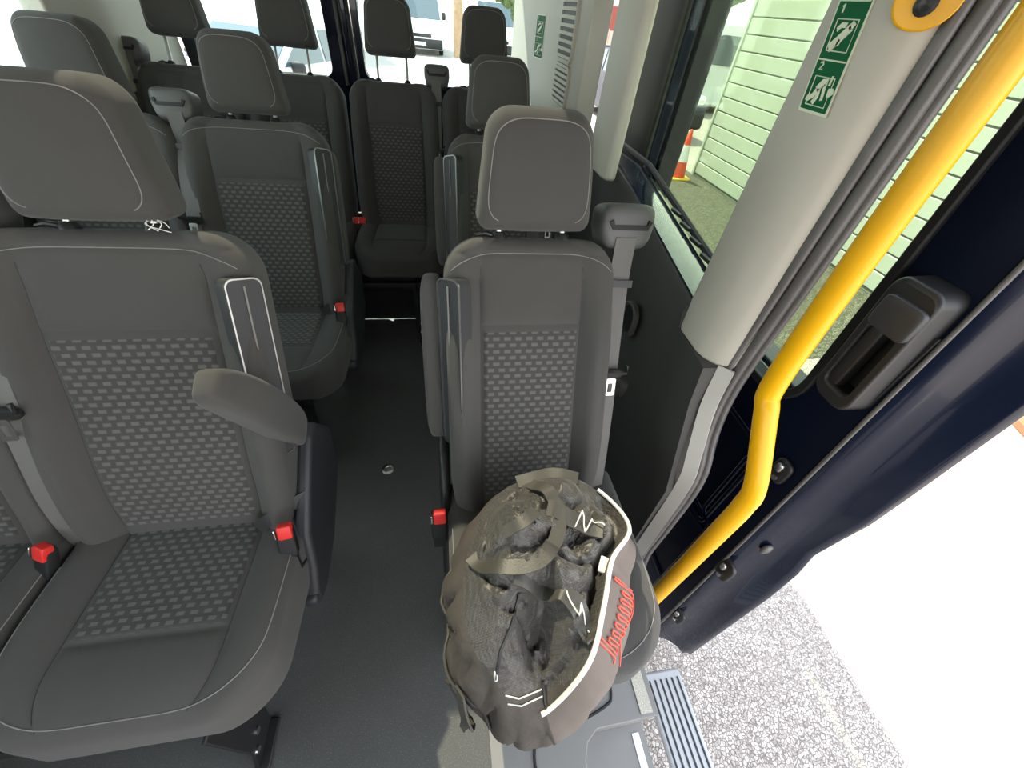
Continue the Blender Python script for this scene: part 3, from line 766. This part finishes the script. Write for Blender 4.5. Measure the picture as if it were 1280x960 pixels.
# safety signs
def sign(name, x, y0, y1, z0, z1, label, rows, skew=0, sl=0):
    """panel lying on the pillar face; a runs from the window side to the doorway side, b upward"""
    t = thing(name, (x, (y0+y1)/2, z0), label, 'sign', 'emergency exit signs')
    def P(a, b, k):
        y = y1+(y0-y1)*a+skew*b*(z1-z0)
        return (x+sl*(y-(y0+y1)/2)-k, y, z0+(z1-z0)*b)
    def flat(poly, k0, k1):
        mb = MB(); mb.prism(poly, k0, k1); mb.v = [P(a, b, k) for a, b, k in mb.v]; return mb
    obj('border', flat(rrect(0, 0, 1, 1, .03), 0, .0012), 'cream', t, smooth=0)
    obj('panel', flat(rrect(.05, .02, .95, 1-.02, .03), .0012, .0018), 'green', t, smooth=0)
    W, Hh = abs(y1-y0), abs(z1-z0)
    def stroke(pts, w, nm, mat='cream'):
        mb = MB(); q = [Vector(P(a, b, .0024)) for a, b in pts]
        mb.ribbon(q, (1, 0, 0), .0012, w) if False else mb.tube(q, w/2, 6, flat=1)
        X = lambda y: x+sl*(y-(y0+y1)/2)
        mb.v = [(max(X(v[1])-.0032, min(X(v[1])-.0019, v[0])), v[1], v[2]) for v in mb.v]
        return obj(nm, mb, mat, t, smooth=0)
    n = rows
    for r in range(n):
        b0 = r/n; s = 1/n
        g = lambda a, b: (a, b0+b*s)
        if r: stroke([g(.06, 0), g(.94, 0)], .0022, 'divider')
        k = W
        stroke([g(.20, .16), g(.20, .70), g(.84, .70), g(.84, .16), g(.20, .16)], .0016, 'window_outline')
        if r % 2 == 0:      # stooping figure breaking the pane, numbered 2
            stroke([g(.20, .94), g(.27, .955), g(.30, .91), g(.21, .82), g(.31, .82)], .0022, 'numeral')
            stroke([g(.66, .62), g(.52, .60), g(.40, .46)], .0105, 'figure')
            stroke([g(.42, .48), g(.34, .34), g(.22, .27), g(.16, .29)], .0075, 'figure')
            stroke([g(.45, .47), g(.48, .33), g(.40, .20)], .0075, 'figure')
            stroke([g(.60, .58), g(.64, .40), g(.66, .28)], .0055, 'figure')
            stroke([g(.72, .655), g(.77, .66)], .0125, 'figure')
            stroke([g(.78, .44), g(.86, .46), g(.90, .40)], .0115, 'figure')
        else:               # figure climbing out, numbered 1
            stroke([g(.21, .90), g(.25, .94), g(.25, .80)], .0022, 'numeral')
            stroke([g(.26, .20), g(.44, .34), g(.62, .50), g(.70, .58)], .0125, 'figure')
            stroke([g(.66, .54), g(.74, .66)], .0085, 'figure')
            stroke([g(.30, .52), g(.40, .60), g(.54, .60)], .0065, 'figure')
            stroke([g(.50, .36), g(.46, .26)], .0075, 'figure')
    return t
sign('safety_sign', .5535, .598, .658, 1.332, 1.514, 'green and cream emergency exit sign on the beige pillar by the doorway', 3, .18)
sg2 = sign('safety_sign', .527, 2.52, 2.64, 1.225, 1.39, 'small green emergency exit sign on the far rear pillar beside the vents', 2, 0, -.182)

# ------------------------------------------------------------------ sliding door, open along the outside of the body
sd = thing('sliding_door', (.86, 1.1, -.4), 'open navy sliding door with a black inner handle, beyond the yellow rail', 'sliding door', kind='thing')
def lean(mb):
    mb.v = [(x, y+.035*(z-.4)*(1 if y < .7 else 0), z) for x, y, z in mb.v]; return mb
outer = rrect(.372, -.36, 1.93, 1.76, (.10, .12, .05, .10), 6)
inner = rrect(.505, .778, 1.60, 1.68, (.08, .08, .08, .08), 6)
mb = MB().ringprism(outer, inner, .80, .845, 'x')
obj('inner_panel', lean(mb), 'navyin', sd, bevel=.008, seg=2)
mb = MB().ringprism(rrect(.492, .765, 1.63, 1.71, .10), rrect(.512, .785, 1.60, 1.68, .085), .788, .802, 'x')
obj('window_gasket', lean(mb), 'black', sd, bevel=.004)
mb = MB(); mb.box((.853, 1.06, 1.24), (.005, 1.14, .94)); obj('window_glass', mb, 'g_door', sd, smooth=0)
# outer skin with its return along the leading edge, lofted upward
P = []
for z in [-.43, -.42, -.38, -.2, 0, .2, .36, .45, .55, .64, .75, .9, 1.1, 1.4, 1.76]:
    sh = .035*(z-.4); w = .018*math.exp(-((z-.47)/.10)**2); low = 1-sm(-.43, -.38, z)
    P.append([(.803, .40+sh, z), (.803, .372+sh, z), (.816, .356+sh, z), (.838, .345+sh, z), (.868, .330+sh, z), (.893, .306+sh+w, z),
              (.906, .280+sh+w, z), (.920, .268+sh+w+.02*low, z), (.934, .272+sh+w, z), (.940, .30+sh+w, z), (.945+.015*sm(.2, 1, z), .42+sh*.5, z)])
mb = MB().grid(P); obj('leading_edge', mb, 'navy', sd, smooth=70)
mb = MB()
outer = rrect(.42, -.43, 1.95, 1.78, (.10, .12, .06, .04), 6); inner = rrect(.505, .778, 1.615, 1.70, .08, 6)
mb.ringprism(outer, inner, .86, .945, 'x'); obj('outer_skin', mb, 'navy', sd, bevel=.012, seg=3)
# pale weather strip where inner panel and return meet
obj('edge_strip', MB().tube([(.800, .368+.035*(z-.4), z) for z in [-.34+.1*k for k in range(21)]], .0045, 8), 'rubber', sd, smooth=60)
# pressed features of the inner panel
for (y, z, a, h) in ((.47, .45, .05, .16), (.50, .05, .10, .20), (.78, .45, .30, .20), (.85, .0, .40, .30)):
    obj('pressing', MB().ringprism(rrect(y-a, z-h, y+a, z+h, .03), rrect(y-a+.016, z-h+.016, y+a-.016, z+h-.016, .02), .790, .801, 'x'), 'navy', sd, bevel=.005, seg=3)
for (x, y, z, k) in ((.792, .425, .655, 1.0), (.805, .345, .245, 1.25), (.815, .330, -.165, 1.1)):
    l = obj('latch', superbox((x, y, z), (.016*k, .046*k, .072*k), 3.5, 12), 'dark', sd, smooth=70)
    obj('latch_pin', superbox((x-.009*k, y+.003, z+.012*k), (.014, .018, .026), 3, 10), 'steel', l, smooth=70)
    obj('bolt', MB().lathe([(0, -.004), (.007, -.004), (.007, .004), (0, .004)], (x-.009*k, y-.004, z-.020*k), 10, 'x'), 'steel', l)
obj('buffer', superbox((.845, .335, .40), (.03, .016, .040), 2.5, 12), 'rubber', sd, smooth=70)
# inner handle: framed recess with a pull bar and a release paddle
mb = MB().ringprism(rrect(.378, .895, .464, 1.150, (.022, .022, .03, .03)), rrect(.394, .930, .449, 1.060, .012), .745, .806, 'x')
for i, (x, y, z) in enumerate(mb.v):
    if x > .78: mb.v[i] = (x, .414+(y-.414)*1.02, 1.02+(z-1.02)*1.02)
hd = obj('handle', lean(mb), 'dark', sd, bevel=.009, seg=3)
obj('recess_plate', MB().box((.796, .438, 1.0), (.012, .085, .16)), 'black', hd)
obj('pull_bar', superbox((.764, .458, .995), (.028, .028, .16), 5, 14), 'dark', hd, smooth=70)
obj('release_paddle', superbox((.744, .440, 1.092), (.022, .074, .060), 6, 14), 'slate', hd, smooth=70)

# ------------------------------------------------------------------ duffel bag
bg = thing('duffel_bag', (.19, .27, .45), 'black duffel bag with white piping and red lettering on the near single seat', 'bag')
out_pts = [(.163, .485), (.26, .480), (.345, .440), (.398, .345), (.375, .252), (.338, .170), (.275, .095), (.205, .045), (.125, .035), (.040, .085), (-.015, .160), (-.022, .28), (.025, .395), (.09, .455)]
top_pts = [(.165, .455), (.255, .455), (.325, .405), (.352, .325), (.285, .258), (.245, .185), (.205, .115), (.155, .078), (.115, .075), (.06, .115), (.02, .175), (.015, .275), (.05, .37), (.10, .43)]
top_z = [.66, .665, .655, .66, .685, .685, .655, .535, .525, .585, .62, .64, .65, .655]
bot_z = [.47, .47, .47, .468, .468, .466, .455, .400, .375, .400, .45, .465, .47, .47]
def closed(seq, k):
    n = len(seq); f = []
    for i in range(n):
        a, b, c, d = (Vector(seq[(i+j) % n]) if hasattr(seq[0], '__len__') else seq[(i+j) % n] for j in (-1, 0, 1, 2))
        for j in range(k):
            t = j/k; f.append(.5*((2*b)+(c-a)*t+(2*a-5*b+4*c-d)*t*t+(3*b-a-3*c+d)*t**3))
    return f
KB = 14
o2, t2, tz, bz = (closed(q, KB) for q in ([(*p, 0) for p in out_pts], [(*p, 0) for p in top_pts], top_z, bot_z))
NB = len(o2); cen = Vector((.165, .275, 0)); ZT = .700
def fold(x, y):
    """sags, ridges and creases of the cloth top"""
    v = Vector((x*9, y*9, .3)); n = noise.noise(v)*.018
    w = noise.noise(Vector((x*14+noise.noise(v*1.2)*2.0, y*14, 2.1)))
    n += -.026*(1-abs(w))**4
    w2 = noise.noise(Vector((x*22+noise.noise(v*2)*3, y*13+noise.noise(v*2.3+Vector((5, 1, 2)))*2, 7.7))); n += .011*(1-abs(w2))**5
    n += noise.noise(Vector((x*38, y*30, 5)))*.002
    n -= .055*math.exp(-(((x-.135)/.045)**2+((y-.175)/.050)**2))        # hollow between the handles
    n -= .030*math.exp(-(((x-.225)/.030)**2+((y-.285)/.060)**2))
    n += .040*math.exp(-(((x-.115)/.050)**2+((y-.315)/.055)**2))        # round bulge pushed up from inside
    n += .018*math.exp(-(((x-.215)/.045)**2+((y-.395)/.05)**2))
    n += .020*math.exp(-(((x-.07)/.04)**2+((y-.20)/.06)**2))
    return n
rows = []; levels = []
for lv in (0, .06, .2, .4, .6, .8, .92, 1.0):
    row = []
    for i in range(NB):
        b, t = o2[i], t2[i]; q = b.lerp(t, lv**1.2); z = bz[i]+(tz[i]-bz[i])*lv
        bulge = .022*math.sin(math.pi*lv); d = (q-cen).normalized()
        wr_ = noise.noise(Vector((q.x*16, q.y*16, z*16)))*.020*math.sin(math.pi*min(1, lv*1.1))
        wn = noise.noise(Vector((q.x*20+3, q.y*20, z*9))); wr_ -= (.030 if not 2.2 < i/KB < 7.3 else .006)*(1-abs(wn))**6*math.sin(math.pi*lv)
        q = q+d*(bulge+wr_)
        if lv == 0: q = q.lerp(cen, .06)
        row.append((q.x, q.y, z))
    rows.append(row)
for k in range(1, 31):
    g = k/30; row = []
    for i in range(NB):
        t = t2[i]; q = t.lerp(cen, g)
        z = tz[i]*(1-g)+ZT*g + .045*math.sin(math.pi*g*.75)*(1-.3*g)
        a_ = i/KB
        z -= .040*math.exp(-((g-.13)/.09)**2)*sm(1.6, 2.4, a_)*(1-sm(6.6, 7.4, a_))
        z += fold(q.x, q.y)*sm(0, .30, g)
        row.append((q.x, q.y, z))
    rows.append(row)
def ring_mesh(rows, close_first=True, close_last=True):
    mb = MB(); n = len(rows[0])
    mb.add([p for r in rows for p in r], [(i*n+k, i*n+(k+1) % n, (i+1)*n+(k+1) % n, (i+1)*n+k) for i in range(len(rows)-1) for k in range(n)])
    if close_first: mb.f.append(tuple(range(n))[::-1])
    if close_last: mb.f.append(tuple((len(rows)-1)*n+k for k in range(n)))
    return mb
full = ring_mesh(rows)
body = obj('bag_body', full, ['bag', 'bagside', 'bagpanel'], bg, smooth=75)
# walls carry canvas, the top carries mesh cloth, the wall on the door side the plain panel
for p in body.data.polygons:
    if len(p.vertices) > 4: continue
    lvl = min(v//NB for v in p.vertices); k = min(v % NB for v in p.vertices)
    cy = sum(full.v[v][1] for v in p.vertices)/4
    if lvl >= 7 and cy < .098: p.material_index = 1
    if lvl < 7:
        a = k/KB; p.material_index = 2 if 2.3 <= a <= 7.2 else 1
BV = BVHTree.FromPolygons([Vector(v) for v in full.v], full.f)
def on_bag(x, y, lift=.004):
    h = BV.ray_cast(Vector((x, y, 1.2)), Vector((0, 0, -1)))
    return (h[0]+Vector((0, 0, lift))) if h[0] else Vector((x, y, .6+lift))
def wall_pt(i, lv, lift=.003):
    """point on the wall: ring position i (control index), level 0..1"""
    k = (i*KB) % NB; a = int(k); L = (0, .06, .2, .4, .6, .8, .92, 1.0)
    j = max(q for q in range(7) if L[q] <= lv); f = (lv-L[j])/(L[j+1]-L[j])
    p = Vector(rows[j][a]).lerp(Vector(rows[j+1][a]), f); p2 = Vector(rows[j][(a+1) % NB]).lerp(Vector(rows[j+1][(a+1) % NB]), f)
    p = p.lerp(p2, k-a); d = Vector((p.x-cen.x, p.y-cen.y, .05)).normalized()
    return p+d*lift
# piping along the upper edge of the door side, and a duller one low on the aisle side
pp = [Vector(rows[7][k])+Vector((.004, -.003, .004)) for k in range(int(1.8*KB), int(7.6*KB))]
obj('piping', MB().tube(pp, .0042, 10), 'piping', bg, smooth=70)
pp = [wall_pt(8.8+3.6*k/30, .25, .004) for k in range(31)]
obj('piping', MB().tube(pp, .0035, 8), 'strap', bg, smooth=70)
obj('piping', MB().tube([wall_pt(4.2+2.8*k/24, .02, .005) for k in range(25)], .003, 8), 'strap', bg, smooth=70)
def strap(pts, w, name='handle', lift=.006, mat='strap', th=.0035, parent=None):
    q = catmull([(x, y, 0) for x, y in pts], 6); z = [on_bag(p.x, p.y, lift).z for p in q]
    z = [sum(z[max(0, i-2):i+3])/len(z[max(0, i-2):i+3]) for i in range(len(z))]
    P = [Vector((p.x, p.y, max(zz, on_bag(p.x, p.y, .003).z))) for p, zz in zip(q, z)]
    wd = []
    for i in range(len(P)):
        t = (P[min(i+1, len(P)-1)]-P[max(i-1, 0)]); wd.append(Vector((-t.y, t.x, 0)).normalized() if (abs(t.x)+abs(t.y)) > 1e-6 else Vector((1, 0, 0)))
    return obj(name, MB().ribbon(P, wd, w, th), mat, parent or bg, smooth=50)
strap([(.030, .300), (.055, .268), (.098, .250), (.147, .254), (.183, .290), (.197, .339), (.186, .385), (.160, .418)], .026)
strap([(.100, .240), (.140, .226), (.182, .208), (.205, .175), (.222, .140)], .032)
strap([(.176, .345), (.205, .333), (.235, .320), (.280, .302)], .034)
strap([(.140, .445), (.185, .452), (.225, .456), (.275, .438)], .030, 'end_strap')
cl = strap([(.088, .300), (.118, .305), (.146, .325)], .022, 'handle_wrap', lift=.010)
def thread(pts, name, mat, r=.0013, lift=.015):
    P = []
    for (x0, y0), (x1, y1) in zip(pts[:-1], pts[1:]):
        for k in range(6): P.append(on_bag(x0+(x1-x0)*k/6, y0+(y1-y0)*k/6, lift))
    P.append(on_bag(*pts[-1], lift)); return obj(name, MB().tube(P, r, 5), mat, bg, smooth=60)
thread([(.222, .306), (.243, .334), (.243, .300), (.262, .322), (.281, .306)], 'zigzag_stitch', 'piping')
thread([(.184, .206), (.197, .168), (.206, .186), (.217, .150)], 'zigzag_stitch', 'piping')
thread([(.076, .098), (.100, .092), (.142, .100)], 'white_stitch', 'piping', .0012, .003)
thread([(.080, .088), (.104, .083), (.143, .091)], 'white_stitch', 'piping', .0012, .003)
thread([(.109, .222), (.091, .18), (.070, .150), (.060, .118)], 'zip', 'dark', .003, .003)
zt = on_bag(.060, .122, .006); obj('zip_pull', superbox(zt, (.008, .016, .006), 3, 8), 'steel', bg, smooth=70)
thread([(.145, .110), (.146, .085), (.150, .070)], 'pocket_seam', 'dark', .003, .003)
obj('white_tag', MB().box(on_bag(.272, .250, .010), (.016, .030, .006), Matrix.Rotation(R(-30), 3, 'Z')), 'piping', bg, bevel=.001)
# end strap loop hanging at the aisle corner
ec = [wall_pt(9.6, .55, .006), wall_pt(9.35, .35, .022), wall_pt(9.2, .12, .03), wall_pt(9.45, .02, .018), wall_pt(9.9, .12, .010)]
obj('end_strap', MB().ribbon(catmull(ec, 6), (.3, -.3, .9), .030, .004), 'strap', bg, smooth=50)
obj('pocket_seam', MB().tube([wall_pt(10.3+.5*k/8, .85-.75*k/8, .003) for k in range(9)], .002, 6), 'dark', bg)
# red script on the door side panel: a scrawl of slanted loops
def script(i, lv): return wall_pt(i, lv, .0035)
red = MB(); N_ = 9
for k in range(N_):
    i0 = 4.25+k*.15; h = .24+(.14 if k in (0, 8) else 0); s0 = .50+.012*k
    red.tube(catmull([script(i0, s0), script(i0+.05, s0+h), script(i0+.11, s0+h*.9), script(i0+.07, s0+.04), script(i0+.16, s0)], 4), .0017, 5)
red.tube([script(4.3+1.25*k/10, .44+.02*math.sin(k)) for k in range(11)], .0016, 5)
obj('red_lettering', red, 'redthread', bg, smooth=60)

# ------------------------------------------------------------------ outside
gmb = MB(); gmb.grid([[(x, y, -.6) for x in (-60, -20, -5, 0, 3, 8, 30, 90)] for y in (-30, -5, 0, 5, 20, 60, 160)])
tag(obj('ground', gmb, 'stones', smooth=0), kind='structure')
g2 = MB(); g2.box((3.75, 6.0, -.597), (2.0, 7.6, .006)); tag(obj('moss_ground', g2, 'moss', smooth=0), kind='structure')
ga = thing('garage', (4.9, 5, -.6), 'pale green shuttered garage wall of horizontal slats beside the van', 'garage')
obj('wall', MB().box((5.6, 4.0, .75), (1.66, 6.96, 2.7)), 'shutter', ga, bevel=.01)
n = 14
for k in range(n):
    z0 = -.545+k*.195
    mb = MB(); mb.prism([(4.765, z0), (4.748, z0+.006), (4.745, z0+.170), (4.765, z0+.186)], .55, 7.47, 'y') if False else None
    mb.add([(4.768, .55, z0), (4.768, 7.47, z0), (4.746, .55, z0+.008), (4.746, 7.47, z0+.008), (4.742, .55, z0+.176), (4.742, 7.47, z0+.176), (4.768, .55, z0+.188), (4.768, 7.47, z0+.188)],
           [(0, 1, 3, 2), (2, 3, 5, 4), (4, 5, 7, 6), (0, 2, 4, 6), (1, 7, 5, 3), (0, 6, 7, 1)])
    obj('slat', mb, 'shutter', ga, smooth=0)
obj('joint_backing', MB().box((4.764, 4.0, .76), (.012, 6.92, 2.66)), 'shutgap', ga)
obj('corner_post', MB().box((4.75, 7.49, .75), (.05, .05, 2.7)), 'shutter', ga)

co = thing('traffic_cone', (4.28, 7.25, -.6), 'red and white traffic cone standing at the corner of the shuttered garage', 'cone')
prof = lambda h: .125*(1-h/.74)+.022
obj('cone_body', MB().lathe([(prof(0), .03), (prof(.25), .28)], (4.28, 7.25, -.6), 24), 'orange', co, smooth=60)
obj('white_sleeve', MB().lathe([(prof(.25)+.001, .28), (prof(.52)+.001, .53)], (4.28, 7.25, -.6), 24), 'white', co, smooth=60)
obj('cone_tip', MB().lathe([(prof(.52), .53), (prof(.72), .75), (.012, .76)], (4.28, 7.25, -.6), 24), 'orange', co, smooth=60)
obj('cone_base', MB().prism(rrect(4.08, 7.05, 4.48, 7.45, .06), -.6, -.565), 'conebase', co, bevel=.01)

def vehicle(name, loc, rz, label, cat, L, W, H, prof, paint, group=None, glasspoly=(), wind=None, wheels=(.8, -.8), plate=True):
    """prof: side profile (along, up); along + is the nose"""
    r = thing(name, loc, label, cat, group); r.rotation_euler = (0, 0, 0)
    rot = Matrix.Rotation(rz, 3, 'Z'); o = Vector(loc)
    def put(nm, mb, mat, par=None, **k):
        mb.v = [tuple(rot @ Vector(v)+o) for v in mb.v]; return obj(nm, mb, mat, par or r, **k)
    b = MB(); n = len(prof)
    ins = lambda z: W/2-.13*sm(H*.45, H, z)-.02*sm(.5, .2, z) if False else W/2-.13*sm(H*.45, H, z)
    b.add([(-ins(z), a, z) for a, z in prof]+[(ins(z), a, z) for a, z in prof], [tuple(range(n)), tuple(range(2*n-1, n-1, -1))]+[(i, n+i, n+(i+1) % n, (i+1) % n) for i in range(n)])
    put('body', b, paint, bevel=.05, seg=3)
    for poly in glasspoly:
        for sx in (-1, 1):
            m_ = MB(); m_.prism(poly, 0, .012, 'x'); m_.v = [(sx*(ins(z)+x+.001), a, z) for x, a, z in m_.v]
            put('side_window', m_, 'carglass')
    if wind:
        (a0, z0), (a1, z1) = wind; m_ = MB(); w0, w1 = ins(z0)-.08, ins(z1)-.10; k = .02
        d = Vector((0, z1-z0, a0-a1)).normalized()*.012
        q = [Vector((-w0, a0, z0)), Vector((w0, a0, z0)), Vector((w1, a1, z1)), Vector((-w1, a1, z1))]
        m_.add([v+d for v in q]+[v-d for v in q], [(0, 1, 2, 3), (7, 6, 5, 4), (0, 4, 5, 1), (1, 5, 6, 2), (2, 6, 7, 3), (3, 7, 4, 0)])
        put('windscreen', m_, 'carglass')
    for a in wheels:
        for sx in (-1, 1):
            wv = put('wheel', MB().lathe([(.10, -.10), (.31, -.10), (.335, -.07), (.335, .07), (.31, .10), (.10, .10)], (sx*(W/2-.10), a, .335), 24, 'x'), 'tyre', smooth=40)
            put('hub', MB().lathe([(0, -.105), (.20, -.105), (.20, .105), (0, .105)], (sx*(W/2-.10), a, .335), 16, 'x'), 'silver', wv)
    nose = max(a for a, z in prof)
    put('bumper', MB().box((0, nose-.10, .42), (W-.06, .30, .34)), 'tyre' if paint != 'navy' else 'black', bevel=.06, seg=3)
    for sx in (-1, 1):
        put('headlamp', superbox((sx*(W/2-.24), nose-.16, .80), (.36, .30, .20), 3, 12), 'lamp', smooth=70)
        put('mirror', superbox((sx*(W/2+.06), (wind[0][0]-.35) if wind else 0, H*.62), (.20, .14, .28), 4, 10), 'tyre', smooth=70)
    put('grille', MB().box((0, nose-.045, .70), (W*.5, .10, .12)), 'tyre', bevel=.02)
    if plate: put('number_plate', MB().box((0, nose+.058, .42), (.52, .012, .115)), 'white')
    return r
vanp = [(2.45, .22), (2.5, .45), (2.46, .85), (2.30, 1.02), (1.55, 1.22), (.85, 2.05), (.55, 2.16), (-2.4, 2.18), (-2.48, 1.9), (-2.5, .3), (-2.4, .22)]
vg = [[(1.30, 1.25), (.72, 1.92), (.05, 1.92), (.05, 1.22)], [(-.15, 1.25), (-.15, 1.90), (-1.05, 1.90), (-1.05, 1.25)]]
carp = [(2.0, .22), (2.06, .45), (2.0, .72), (1.75, .86), (.85, .98), (.10, 1.42), (-.5, 1.50), (-1.5, 1.46), (-1.98, .98), (-2.04, .5), (-1.98, .22)]
cg = [[(.72, 1.0), (.08, 1.36), (-.42, 1.42), (-.42, 1.0)], [(-.5, 1.0), (-.5, 1.42), (-1.35, 1.38), (-1.7, 1.02)]]
vehicle('parked_van', (-.62, 26.4, -.6), R(180), 'white van with black bumper parked facing the rear windows, beside the wooden pole', 'van', 5, 2.1, 2.2, vanp, 'vanwhite', 'parked white vans', vg, ((1.55, 1.24), (.88, 2.03)), (1.6, -1.6))
vehicle('parked_van', (3.0, 27.0, -.6), R(180), 'white van behind the rear bench, to the door side of the wooden pole', 'van', 5, 2.1, 2.2, vanp, 'vanwhite', 'parked white vans', vg, ((1.55, 1.24), (.88, 2.03)), (1.6, -1.6))
vehicle('parked_van', (9.2, 15.2, -.6), R(82), 'silver van seen side-on through the tinted side window beyond the traffic cone', 'van', 5, 2.0, 2.1, vanp, 'silver', None, vg, ((1.55, 1.24), (.88, 2.03)), (1.6, -1.6))
vehicle('parked_car', (-2.9, 9.3, -.6), R(160), 'white car gleaming beyond the rear window on the driver side', 'car', 4.1, 1.8, 1.5, carp, 'vanwhite', None, cg, ((.85, 1.0), (.14, 1.40)), (1.3, -1.3))
vehicle('parked_car', (5.2, 12.2, -.6), R(185), 'dark blue car with a pale reflection on its bonnet behind the sliding door edge', 'car', 4.1, 1.75, 1.5, carp, 'navy', None, cg, ((.85, 1.0), (.14, 1.40)), (1.3, -1.3))

tag(obj('wooden_pole', MB().tube([(1.15, 24.4, -.6), (1.12, 24.4, 2), (1.1, 24.4, 6)], [.24, .22, .18], 12), 'wood', base=(1.15, 24.4, -.6)), 'brown wooden pole standing between two parked white vans', 'pole')
fe = thing('board_fence', (5.0, 16, -.6), 'weathered board fence seen past the beige middle pillar', 'fence')
for k in range(18):
    obj('board', MB().box((3.2+k*.2, 16.0+.01*(k % 2), .25+.02*(k % 3)), (.185, .025, 1.7)), 'fence', fe)
obj('rail', MB().box((4.9, 16.03, .6), (3.6, .05, .08)), 'wood', fe)
ho = thing('house', (9.5, 26, -.6), 'cream gabled building with a dark red lower wall beyond the silver van', 'building')
obj('wall', MB().prism([(7.5, -.6), (14, -.6), (14, 2.2), (10.7, 3.6), (7.5, 2.2)], 25, 29, 'y'), 'render', ho)
obj('lower_wall', MB().box((10.75, 24.98, .6), (6.5, .05, 2.4)), 'roof', ho)
for sx in (-1, 1):
    obj('roof_slope', MB().prism([(10.7, 3.72), (10.7+sx*3.6, 2.15), (10.7+sx*3.6, 2.0), (10.7, 3.57)], 24.8, 29.2, 'y'), 'tyre', ho)
pk = MB(); pk.box((4.42, 1.45, -.57), (.10, .95, .05), Matrix.Rotation(R(-22), 3, 'Z'))
tag(obj('timber_batten', pk, 'batten', base=(4.42, 1.45, -.6)), 'strip of brown timber lying on the sunlit ground past the sliding door', 'timber')
# trees behind
def tree(x, y, h, r, label):
    t = thing('tree', (x, y, -.6), label, 'tree', 'trees behind the yard')
    obj('trunk', MB().tube([(x, y, -.6), (x+.1, y, h*.4), (x, y, h*.7)], [.2, .16, .08], 10), 'wood', t)
    mb = superbox((x, y, h*.62), (r*2, r*2, h*.75), 2.2, 40)
    mb.v = [tuple(Vector(v)+(Vector(v)-Vector((x, y, h*.6))).normalized()*(noise.noise(Vector(v)*1.1)*.9+noise.noise(Vector(v)*3)*.4)) for v in mb.v]
    obj('crown', mb, 'leaf', t, smooth=0)
tree(-6.5, 24, 7, 3.0, 'green tree beyond the white car on the driver side')
tree(3.6, 20, 5, 1.8, 'green tree above the board fence')
tree(20, 40, 8, 4, 'tree behind the cream gabled building')

# ------------------------------------------------------------------ light
w = bpy.data.worlds.new('sky'); bpy.context.scene.world = w; w.use_nodes = True
nt = w.node_tree; nt.nodes.clear()
o = nt.nodes.new('ShaderNodeOutputWorld'); bgn = nt.nodes.new('ShaderNodeBackground')
tc = nt.nodes.new('ShaderNodeTexCoord'); sp = nt.nodes.new('ShaderNodeSeparateXYZ')
rp = nt.nodes.new('ShaderNodeValToRGB')
rp.color_ramp.elements[0].position = .0; rp.color_ramp.elements[0].color = (1, .985, .95, 1)
rp.color_ramp.elements[1].position = 1; rp.color_ramp.elements[1].color = (.72, .83, 1, 1)
nt.links.new(tc.outputs['Generated'], sp.inputs[0]); nt.links.new(sp.outputs[2], rp.inputs[0])
nt.links.new(rp.outputs[0], bgn.inputs[0]); bgn.inputs[1].default_value = 2.0
nt.links.new(bgn.outputs[0], o.inputs[0])
s = bpy.data.lights.new('sun', 'SUN'); s.energy = 9; s.angle = R(.6); s.color = (1, .96, .88)
so = bpy.data.objects.new('sun', s); C.objects.link(so)
so.rotation_euler = Vector((-.33, .63, 1)).to_track_quat('Z', 'Y').to_euler()

# ------------------------------------------------------------------ camera
cam = bpy.data.cameras.new('camera'); cam.sensor_width = 36; cam.lens = 488/1280*36; cam.clip_start = .02; cam.clip_end = 500
co_ = bpy.data.objects.new('camera', cam); C.objects.link(co_)
rt = Vector((.98592, -.14380, .08530)); up = Vector((.03992, .69787, .71511)); bk = Vector((-.16236, -.70164, .69379))
mw = Matrix((rt, up, bk)).transposed().to_4x4(); mw.translation = Vector((0, 0, 1.41))
co_.matrix_world = mw
sc = bpy.context.scene; sc.camera = co_
vs = sc.view_settings; vs.view_transform = 'Standard'; vs.look = 'None'; vs.gamma = 1; vs.use_curve_mapping = False; vs.exposure = 1.25
sc.cycles.max_bounces = 10; sc.cycles.diffuse_bounces = 6; sc.cycles.transparent_max_bounces = 12
sc.cycles.use_denoising = True
sc.cycles.sample_clamp_indirect = 8
